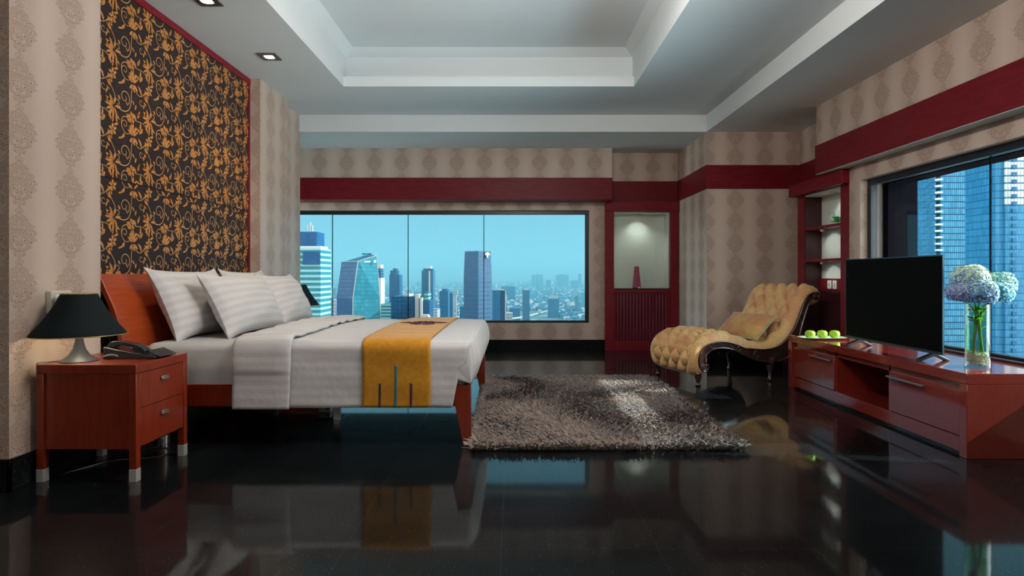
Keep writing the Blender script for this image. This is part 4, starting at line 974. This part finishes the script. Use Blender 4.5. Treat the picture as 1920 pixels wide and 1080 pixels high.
def hydrangea(cx, cy, cz, R, M_, lab, seed, stem_to, stem_m, leaves=2, creamy=.4):
    r = random.Random(seed)
    e = thing('hydrangea', lab, 'flower', (stem_to[0], stem_to[1], stem_to[2]), 'hydrangeas in the glass vase')
    mb = MB(); tones = []
    nfl = 760
    for k in range(nfl):
        z_ = 1-2*(k+.5)/nfl; a_ = k*2.399963
        if z_ < -.75: continue
        q = math.sqrt(1-z_*z_); nrm = Vector((q*math.cos(a_), q*math.sin(a_), z_))
        rr = R*(1+.10*math.sin(5*nrm.x+seed)*math.sin(4*nrm.y+seed*2)+r.uniform(-.07, .05)); 
        cpt = Vector((cx, cy, cz))+Vector((nrm.x*rr, nrm.y*rr, nrm.z*rr*.86))
        nrm = (nrm+Vector((r.uniform(-.35, .35), r.uniform(-.35, .35), r.uniform(-.2, .4)))).normalized()
        t1 = nrm.orthogonal().normalized(); t2 = nrm.cross(t1); rot = r.uniform(0, PI/2); sz = R*r.uniform(.065, .10)
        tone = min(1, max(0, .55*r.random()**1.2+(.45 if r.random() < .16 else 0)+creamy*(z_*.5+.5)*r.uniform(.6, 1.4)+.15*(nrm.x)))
        for p in range(4):
            a2 = rot+p*PI/2; dd = t1*math.cos(a2)+t2*math.sin(a2); pp = nrm.cross(dd)
            mb.add([cpt, cpt+dd*sz*.45+pp*sz*.42+nrm*sz*.10, cpt+dd*sz*.85+pp*sz*.34+nrm*sz*.14, cpt+dd*sz*1.05+nrm*sz*.02, cpt+dd*sz*.85-pp*sz*.34+nrm*sz*.14, cpt+dd*sz*.45-pp*sz*.42+nrm*sz*.10], [(0, 1, 2, 3, 4, 5)]); tones += [tone*.5]+[tone]*5
    o0 = len(mb.v); mb.ball((cx, cy, cz), R*.80, R*.80, R*.68, 14); tones += [.15]*(len(mb.v)-o0)
    ob = obj('bloom', mb, M_, e, smooth=0, fixn=False)
    at = ob.data.attributes.new('tone', 'FLOAT', 'POINT'); at.data.foreach_set('value', tones)
    st = curve_pts([stem_to, (stem_to[0]*.6+VX*.4, stem_to[1]*.6+VY*.4, ZC+.20), (VX+(cx-VX)*.25, VY+(cy-VY)*.25, ZC+VH-.03), (cx, cy, cz-R*.6)], 6)
    so = obj('stem', MB().tube(st, .0048, 8), stem_m, e, smooth=60)
    for k in range(leaves):
        a_ = r.uniform(0, 2*PI); zz = ZC+r.uniform(.22, .34); lm = MB(); d3 = Vector((math.cos(a_), math.sin(a_), 0)); p3 = Vector((-d3.y, d3.x, 0))
        b0 = Vector((VX+(cx-VX)*.1, VY+(cy-VY)*.1, zz)); ll = .052
        def lf(u, v, b0=b0, d3=d3, p3=p3, ll=ll): 
            ww_ = .046*math.sin(PI*min(1, u*.98+.01))**.8*(v-.5); 
            return tuple(b0+d3*min(ll*u*.9, .048)+Vector((0, 0, .06*u-.03*u*u))+p3*ww_+Vector((0, 0, abs(v-.5)*.012)))
        lm.grid(lf, 8, 4); obj('leaf', lm, LEAFM, so, smooth=60, fixn=False)
hs_ = .32
hydrangea(VX-.105, VY-.01, ZC+.455, .078, HV, 'violet-blue hydrangea head on the left, nearest the television', 1, (VX+.025, VY+.01, ZC+.09), STEMM)
hydrangea(VX-.015, VY+.03, ZC+.535, .105, HB, 'pale green-topped hydrangea head at the top of the bunch', 2, (VX-.02, VY+.02, ZC+.09), STEMM, 5, 1.15)
hydrangea(VX+.145, VY+.01, ZC+.505, .085, HT, 'hydrangea head on the right with creamy outer petals', 3, (VX-.03, VY-.01, ZC+.09), STEMB, 4, .8)
hydrangea(VX-.035, VY-.075, ZC+.455, .088, HB, 'blue hydrangea head low at the front of the bunch', 4, (VX+.01, VY-.03, ZC+.09), STEMM, 4, .5)
hydrangea(VX+.065, VY-.05, ZC+.455, .088, HT, 'teal hydrangea head low right of the vase centre', 5, (VX+.03, VY+.0, ZC+.09), STEMB, 3, .45)

# ------------------------------------------------------------------ the city outside
HZ = -110.0                                                # ground level below this floor
def PX(px, D): return (px-962)/F*D
def PZ(py, D): return EYE-(py-515)/F*D
gm = MB(); gm.add([(-9000, 60, HZ), (9000, 60, HZ), (9000, 14000, HZ), (-9000, 14000, HZ)], [(0, 1, 2, 3)])
def ground(t, b):
    p = oc(t); v = t.xyz(t.voro(p, .035, 'F1', 1)); n_ = t.noise(p, .004, 4.)
    c_ = t.mix(t.m('GREATER_THAN', v[0], .80), (.03, .08, .11), (.28, .28, .27)); c_ = t.mix(t.m('GREATER_THAN', v[1], .55), c_, (.03, .10, .13))
    t.set(b, 'Base Color', t.mix(t.mr(n_, .45, .6), c_, (.02, .07, .07)))
struct('ground', gm, pbr('city_ground', (.1, .2, .2), .9, fn=ground), smooth=0)
FA = dict(
    teal=facade('teal_banded_facade', (0.139, 0.238, 0.238), (0.010, 0.083, 0.109), 3.9, 2.2, .42, .0, noisec=.1),
    glassd=facade('dark_blue_glass', (0.005, 0.045, 0.104), (0.003, 0.031, 0.083), 3.8, 3.2, .12, .05),
    glassg=facade('green_glass', (0.008, 0.067, 0.104), (0.010, 0.101, 0.139), 3.8, 3.2, .10, .04),
    tower=facade('slate_blue_facade', (0.015, 0.067, 0.125), (0.003, 0.022, 0.059), 3.9, 4., .30, .08),
    blue=facade('blue_concrete_facade', (0.008, 0.062, 0.125), (0.003, 0.028, 0.077), 4.2, 4.2, .3, .35),
    white=facade('white_concrete_facade', (0.238, 0.244, 0.238), (0.033, 0.099, 0.139), 4., 3.4, .45, .35),
    resid=facade('residential_facade', (0.024, 0.084, 0.139), (0.003, 0.022, 0.056), 3.4, 2.6, .35, .30, noisec=.5),
    balc=facade('balcony_tower_facade', (0.004, 0.036, 0.073), (0.029, 0.161, 0.265), 3.75, 1.15, .17, .22, noisec=.5),
    mesh=facade('fine_mesh_facade', (0.006, 0.059, 0.118), (0.013, 0.101, 0.184), 3.75, .9, .14, .2, noisec=.4),
    panel=facade('pale_panel_facade', (0.021, 0.098, 0.147), (0.315, 0.294, 0.280), 3.75, 1.6, .22, .14, noisec=.3),
    wing=facade('blue_wing_facade', (0.003, 0.038, 0.088), (0.003, 0.059, 0.132), 3.75, 2.4, .12, .06, noisec=.4),
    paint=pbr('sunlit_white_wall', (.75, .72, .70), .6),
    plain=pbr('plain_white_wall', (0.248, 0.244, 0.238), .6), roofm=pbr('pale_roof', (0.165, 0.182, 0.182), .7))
OCC = []
def tower(name, lab, px0, px1, pyt, D, dep, fm, steps=(), roof=None, group=None, zb=HZ, cap=None):
    x0, x1, zt = PX(px0, D), PX(px1, D), PZ(pyt, D); OCC.append((x0, x1, D, D+dep))
    e = thing(name, lab, 'building', ((x0+x1)/2, D+dep/2, zb), group)
    obj('tower_shaft', bx(x0, x1, D, D+dep, zb, zt), FA[fm], e, smooth=0)
    zq = zt
    for (a0, a1, py, f2) in steps: obj('upper_block', bx(PX(a0, D), PX(a1, D), D+dep*.1, D+dep*.8, zq, PZ(py, D)), FA[f2], e, smooth=0); zq = PZ(py, D)
    if cap:
        for q in cap: obj('roof_mast', MB().tube([(PX(q[0], D), D+dep*.5, PZ(q[2], D)), (PX(q[0], D), D+dep*.5, PZ(q[1], D))], .6, 6), FA['roofm'], e)
    return e
e = tower('office_tower', 'banded teal office tower with stepped top at the left edge of the window', 540, 601, 466, 420, 24, 'teal', [(556, 599, 461, 'plain'), (555, 592, 434, 'glassd')], cap=[(566, 418, 434), (571, 414, 434), (575, 420, 434)])
obj('window_block', bx(PX(568, 419.5), PX(600, 419.5), 419.3, 420, PZ(496, 419.5), PZ(472, 419.5)), FA['glassd'], e, smooth=0)
obj('white_corner', bx(PX(583, 424.5), PX(592.5, 424.5), 424.3, 424.79, PZ(462, 424.5), PZ(434, 424.5)), FA['plain'], e, smooth=0)
# faceted glass tower
D = 560; q = lambda px, py, dd=0: (PX(px, D+dd), D+dd, PZ(py, D+dd))
ft = thing('faceted_tower', 'leaning faceted green glass tower with slanting roof', 'building', (PX(675, D), D+20, HZ))
zb = HZ
def facet(name, pts, m_, dz=None):
    mb = MB(); mb.add(pts, [tuple(range(len(pts)))]); return obj(name, mb, m_, ft, smooth=0)
bl, bm_, br_ = (PX(628, D+14), D+14, zb), (PX(662, D), D, zb), (PX(720, D+10), D+10, zb)
A1, A2, A3, A4 = q(640.5, 491, 14), q(671, 490, 0), q(706, 479, 10), q(690, 477, 45)
K0, K1, K2 = q(631, 560, 14), q(661.5, 560, 0), q(712, 560, 10)
sb = (PX(632, D+45), D+45, zb); kb = q(640, 492, 45)
fm = MB(); fm.add([A1, A2, K1, K0, bm_, bl], [(0, 3, 2, 1), (3, 5, 4, 2)], 0)
fm.add([A2, A3, K2, K1, br_, bm_], [(0, 3, 2, 1), (3, 5, 4, 2)], 1)
fm.add([A3, A4, (A4[0], A4[1], zb), br_, K2], [(0, 4, 3, 2, 1)], 1); fm.add([A1, kb, A4, A3, A2], [(0, 4, 3, 2, 1)], 0); fm.add([A1, K0, bl, sb, kb], [(0, 4, 3, 2, 1)], 0); fm.add([kb, sb, (A4[0], A4[1], zb), A4], [(0, 1, 2, 3)], 0)
obj('glass_facets', fm, [FA['glassd'], FA['glassg']], ft, smooth=0, fixn=False)  # darker glass on the left facets paints in their shade
obj('edge_ribs', MB().tube([A2, K1, bm_], .5, 6).tube([A3, K2, br_], .35, 6).tube([A1, A2, A3], .5, 6), FA['roofm'], ft)
obj('roof_frame', MB().tube([q(678, 476, 20), q(697, 476, 20)], .5, 6).tube([q(682, 479, 20), q(682, 475, 20)], .4, 6).tube([q(693, 479, 20), q(693, 475, 20)], .4, 6), FA['glassd'], ft)
obj('company_sign', bx(PX(684, D+1), PX(695, D+1), D+.0, D+.5, PZ(491.5, D+1), PZ(489.5, D+1)).box(PX(700, D+3), PX(703.5, D+3), D+5.5, D+6.5, PZ(492, D+3), PZ(487.5, D+3)), pbr('sign_white', (.7, .8, .8), .5), ft)
e = tower('office_tower', 'narrow tower with white flank just right of the leaning glass tower', 702, 714, 521, 800, 25, 'plain', [(702, 713, 503, 'tower'), (708, 713, 496, 'plain')])
tower('office_tower', 'slim blue stepped tower left of the second window joint', 730, 749, 515, 950, 25, 'glassd', [(731, 744, 507, 'tower'), (736, 742, 503, 'tower')])
tower('office_block', 'low wide dark blue block at the second window joint', 733, 778, 556, 620, 40, 'blue', [(757, 766, 552, 'plain')])
e = tower('office_block', 'blue block with two tall white fins beside the low dark block', 786, 805, 564, 600, 30, 'glassd', [(795, 802, 549, 'teal')])
obj('fin', bx(PX(779, 598), PX(786, 598), 596, 612, HZ, PZ(552, 598)), FA['plain'], e, smooth=0); obj('fin', bx(PX(788, 598), PX(792, 598), 595, 604, HZ, PZ(558, 598)), FA['plain'], e, smooth=0)
obj('ramp_roof', MB().prism([(PX(792, 590), PZ(589, 590)), (PX(804, 590), PZ(589, 590)), (PX(813, 590), PZ(603, 590)), (PX(800, 590), PZ(603, 590))], 580, 590, 'y'), FA['plain'], e, smooth=0)
tower('apartment_tower', 'slender residential tower with a white rooftop crown left of the dark tower', 790.5, 812, 507, 900, 26, 'resid', [(793, 810, 503.5, 'tower'), (798, 807, 499, 'plain')])
obj('balcony_edge', bx(PX(804, 899), PX(806.5, 899), 898, 899.9, HZ, PZ(508, 899)), FA['plain'], bpy.data.objects['apartment_tower'], smooth=0)
tower('office_block', 'pale low apartment cluster with white balconies in front of the city', 808, 820, 580, 800, 30, 'white')
tower('office_block', 'blue block with vertical strips between the slender and the dark tower', 824, 840, 546, 1000, 30, 'blue', [(828, 838, 542, 'blue')])
tower('office_block', 'darker blue companion block just left of the white water tower', 840.5, 848, 549, 1045, 30, 'glassd')
e = thing('white_crane_tower', 'white square headed tower on twin legs left of the dark tower', 'building', (PX(853, 950), 955, HZ))
obj('tower_head', bx(PX(848.5, 950), PX(857.5, 950), 950, 958, PZ(552, 950), PZ(544, 950)), FA['white'], e, smooth=0)
obj('leg', bx(PX(850, 950), PX(852, 950), 951, 954, HZ, PZ(552, 950)), FA['plain'], e); obj('leg', bx(PX(854, 950), PX(856, 950), 951, 954, HZ, PZ(552, 950)), FA['plain'], e)
tower('office_block', 'low blue block at the foot of the dark tower', 862, 871, 575, 900, 30, 'blue')
e = thing('office_tower', 'tall dark slate tower with a pale crest, tallest at the third window joint', 'building', (PX(896, 520), 540, HZ))
D = 520; mb = MB()
A = [(PX(869.5, D+10), D+10), (PX(897, D), D), (PX(922, D+9), D+9), (PX(915, D+45), D+45), (PX(872, D+45), D+45)]
B = [(PX(871.5, D+10), D+10), (PX(897, D), D), (PX(920, D+9), D+9), (PX(915, D+45), D+45), (PX(873, D+45), D+45)]
zt = PZ(470.5, D); zm = PZ(520, D)
mb.add([(x_, y_, HZ) for x_, y_ in A]+[(x_, y_, zm) for x_, y_ in A]+[(x_, y_, zt) for x_, y_ in B], [(0, 1, 6, 5), (1, 2, 7, 6), (2, 3, 8, 7), (3, 4, 9, 8), (4, 0, 5, 9), (5, 6, 11, 10), (6, 7, 12, 11), (7, 8, 13, 12), (8, 9, 14, 13), (9, 5, 10, 14), (10, 11, 12, 13, 14)])
obj('tower_shaft', mb, FA['tower'], e, smooth=0)
obj('crest_sign', MB().prism([(PX(914, D+4)+x_, PZ(477, D+4)+z_) for x_, z_ in [(-.7, -3.), (.7, -3.), (.7, -.8), (2.3, -.8)]+[(2.3*math.cos(PI*k/8), -.3+2.4*math.sin(PI*k/8)) for k in range(1, 8)]+[(-2.3, -.8), (-.7, -.8)]], D+4, D+5.4, 'y'), pbr('cream_sign', (.45, .42, .28), .5), e, smooth=0)
tower('office_block', 'bright edged blue block directly right of the dark tower', 923, 937, 544, 800, 24, 'blue', [(926, 945, 543, 'plain')])
e = tower('office_block', 'sunlit blue wing with white frame right of the dark tower', 937.5, 948, 545, 810, 24, 'glassd'); obj('white_frame', bx(PX(947, 808), PX(948.6, 808), 807, 809.9, HZ, PZ(544.5, 808)), FA['plain'], e)
tower('office_block', 'small white building at the start of the elevated road', 949, 961, 587, 820, 20, 'white')
tower('apartment_tower', 'slender grey blue tower standing alone right of centre', 980, 993, 544, 1080, 22, 'resid', [(983, 991, 542, 'plain')])
tower('office_block', 'low teal dome roofed block before the elevated road', 955, 975, 578, 1400, 60, 'glassd')
tower('office_block', 'wide faint block behind the elevated road', 940, 966, 537, 2400, 60, 'blue')
tower('office_block', 'low teal podium at the foot of the leaning glass tower', 714, 733, 570, 700, 40, 'teal')
tower('office_block', 'white apartment block behind the lampshade side of the window', 622, 630, 561, 700, 20, 'white')
tower('office_block', 'low blue block between the banded and the leaning tower', 604, 621, 560, 900, 30, 'blue')
e = tower('radio_house', 'low building with white letters on its roof far right', 1028, 1048, 560, 1500, 30, 'blue'); 
lt = MB()
for k in range(6): lt.box(PX(1029+k*3, 1499), PX(1030.6+k*3, 1499), 1498, 1499, PZ(560, 1499), PZ(554.5-(k % 2)*.8, 1499))
obj('roof_letters', lt, FA['plain'], e, smooth=0)
for k, (a_, b_, t_) in enumerate(((997, 1003, 515.5), (1004, 1010, 514), (1011, 1018, 514.5), (1043, 1049, 515.5), (1050, 1057, 514), (1058, 1066, 515), (1085, 1090, 513.5))):
    tower('distant_tower', ['first tower of the left hazy trio on the horizon', 'middle and tallest of the left hazy trio on the horizon', 'wide right member of the left hazy trio on the horizon', 'first tower of the right hazy trio on the horizon', 'middle and tallest of the right hazy trio on the horizon', 'widest, right member of the right hazy trio on the horizon', 'lone slim hazy tower by the right window edge on the horizon'][k], a_, b_, t_, 5200, 60, 'blue', group='hazy tower blocks on the horizon')
tower('distant_block', 'long faint block left of the end tower on the horizon', 1071, 1084, 526, 4600, 60, 'blue'); tower('distant_block', 'small faint block between two hazy tower groups', 1024, 1033, 525, 4700, 60, 'glassd')
# elevated road
rd = MB(); pts = [(950, 597, 1180), (975, 594, 1300), (1000, 588.5, 1420), (1018, 584, 1600), (1030, 580, 1750)]
for i in range(len(pts)-1):
    (a0, b0, d0), (a1, b1, d1) = pts[i], pts[i+1]; w0 = 9
    p0, p1 = Vector((PX(a0, d0), d0, PZ(b0, d0))), Vector((PX(a1, d1), d1, PZ(b1, d1)))
    rd.add([p0+Vector((0, -w0, 0)), p1+Vector((0, -w0, 0)), p1+Vector((0, w0, 0)), p0+Vector((0, w0, 0)), p0+Vector((0, -w0, -2.5)), p1+Vector((0, -w0, -2.5)), p1+Vector((0, w0, -2.5)), p0+Vector((0, w0, -2.5))], [(0, 1, 2, 3), (4, 7, 6, 5), (0, 4, 5, 1), (3, 2, 6, 7), (0, 3, 7, 4), (1, 5, 6, 2)])
tag(obj('elevated_road', rd, FA['roofm'], origin=(PX(990, 1400), 1400, HZ), smooth=0), 'pale elevated road slanting across the city at lower right', 'road')
# low city houses: countable nearer ones, then the uncountable sprawl
BM = [pbr('roof_white', (.34, .37, .38), .8), pbr('roof_blue', (.02, .13, .22), .8), pbr('roof_dark', (.008, .05, .09), .8)]
proto = []
for k in range(3): 
    mb = MB().box(-1, 1, -1, 1, 0, 1).box(-.5, .3, -.5, .4, 1, 1.25); me = None
    proto.append(mb)
rr = random.Random(5); first = [None]*3
ROADB = [(PX(945, 1180), PX(1035, 1750), 1160, 1770)]
for k in range(70):
    t = k % 3
    for _ in range(60):
        Dd = rr.uniform(1250, 2400); px = rr.uniform(600, 1095); X_ = PX(px, Dd); sw, sd = rr.uniform(4, 11), rr.uniform(5, 12)
        if not any(X_+sw > q[0]-2 and X_-sw < q[1]+2 and Dd+sd > q[2]-2 and Dd-sd < q[3]+2 for q in OCC+ROADB): break
    OCC.append((X_-sw, X_+sw, Dd-sd, Dd+sd))
    if first[t] is None: o = obj('low_rise_building', proto[t], BM[t], smooth=0); first[t] = o
    else: o = first[t].copy(); COL.objects.link(o)
    o.location = (PX(px, Dd), Dd, HZ); o.scale = (sw, sd, rr.uniform(6, 20)); tag(o, 'small low building among the hazy roofs of the city below the window', 'building', 'small low buildings in the city')
N = 20000; sp = MB(); vv = np.zeros((N, 8, 3)); Dd = 1300+rng.random(N)**1.3*7500; xx = rng.uniform(-.42, .18, N)*Dd
hw = rng.uniform(2.5, 9, N); hd_ = rng.uniform(3, 10, N); hh = rng.uniform(4, 13, N)*(1+3.*(rng.random(N) > .988))
keep = np.ones(N, bool)
for q in OCC+[(PX(945, 1180), PX(1035, 1750), 1160, 1770)]: keep &= ~((xx+hw > q[0]-2) & (xx-hw < q[1]+2) & (Dd+hd_ > q[2]-2) & (Dd-hd_ < q[3]+2))
Dd, xx, hw, hd_, hh = Dd[keep], xx[keep], hw[keep], hd_[keep], hh[keep]; N = len(Dd); vv = np.zeros((N, 8, 3))
for k in range(8):
    vv[:, k, 0] = xx+hw*(1 if k & 1 else -1); vv[:, k, 1] = Dd+hd_*(1 if k & 2 else -1); vv[:, k, 2] = HZ+(hh if k & 4 else 0)
fq = np.array([[4, 5, 7, 6], [0, 1, 5, 4], [2, 6, 7, 3], [0, 4, 6, 2], [1, 3, 7, 5]])[None]+(np.arange(N)*8)[:, None, None]
me = bpy.data.meshes.new('city_sprawl'); me.from_pydata(vv.reshape(-1, 3).tolist(), [], fq.reshape(-1, 4).tolist())
for b_ in BM: me.materials.append(b_)
me.polygons.foreach_set('material_index', np.repeat(rng.choice([0, 1, 1, 2, 2], N), 5)); me.update()
o = bpy.data.objects.new('city_sprawl', me); COL.objects.link(o); tag(o, 'endless small roofs of the hazy city spreading to the horizon', 'city', kind='stuff')
# towers outside the right window
def rtower(name, lab, D, dep, blocks):
    e = thing(name, lab, 'building', (PX(blocks[0][0], D), D, HZ))
    for pn, a0, a1, pyt, pyb, dd, f_ in blocks:
        pass
    return e
def rt(lab, D, parts):
    x_ = PX(parts[0][1], D); e = thing('high_rise_tower', lab, 'building', (x_, D+12, HZ))
    for (pn, a0, a1, z0, z1, yo, dep, f_) in parts: obj(pn, bx(PX(a0, D+yo), PX(a1, D+yo), D+yo, D+yo+dep, z0, z1), FA[f_], e, smooth=0)
    return e
e = rt('glass high-rise with a column of balconies, seen just right of the television top', 345, [('glazed_wing', 1722, 1755, HZ, 120, 0, 20, 'mesh'), ('balcony_wing', 1764, 1812, HZ, 124, 1, 20, 'balc'), ('core', 1750, 1770, HZ, 118, 4, 12, 'wing')])
bl_ = MB()
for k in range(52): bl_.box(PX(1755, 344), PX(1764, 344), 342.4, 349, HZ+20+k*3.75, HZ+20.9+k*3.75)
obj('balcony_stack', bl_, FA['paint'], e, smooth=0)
rt('blue high-rise with a blank white side wall in the middle of the right window', 375, [('glazed_front', 1823, 1846, HZ, 130, 0, 24, 'wing'), ('mesh_front', 1846, 1878, HZ, 130, -1, 24, 'mesh'), ('white_side_wall', 1811.5, 1823, PZ(433, 374), 130, -1, 8, 'paint'), ('shaded_side_wall', 1811.5, 1823, HZ, PZ(433, 374), -.5, 8, 'mesh')])  # lower side wall takes a darker facade as painted shade
e = rt('high-rise with pale sunlit panels at the right edge of the picture', 300, [('glazed_wing', 1866, 1885, HZ, 120, 1, 20, 'mesh'), ('panel_wing', 1885, 1960, PZ(384, 300), 120, 0, 20, 'panel'), ('shaded_lower_wing', 1885, 1960, HZ, PZ(384, 300), 0, 20, 'mesh')])  # shade below the sunlit panels painted by switching to a darker facade
rc_ = MB()
for k in range(42): rc_.box(PX(1897, 300), PX(1905, 300), 299.4, 299.95, HZ+60+k*3.75, HZ+62.2+k*3.75)
obj('balcony_recess', rc_, FA['wing'], e, smooth=0)

# haze over the city (real scattering air, seen beyond 500 m)
hz = bx(-9000, 9000, 450, 14500, HZ-1, 260)
def haze(t, o):
    sc_ = t.n('ShaderNodeVolumeScatter', i_Color=(.20, .60, .88, 1), i_Density=.000155); ab = t.n('ShaderNodeVolumeAbsorption', i_Color=(0, 0, 0, 1), i_Density=.00019)
    ad = t.n('ShaderNodeAddShader'); t.t.links.new(sc_.outputs[0], ad.inputs[0]); t.t.links.new(ab.outputs[0], ad.inputs[1]); t.t.links.new(ad.outputs[0], o.inputs['Volume'])
ho = obj('city_haze', hz, mat('haze_air', haze), smooth=0)
tag(ho, 'pale blue haze hanging over the distant city', 'haze', kind='stuff')
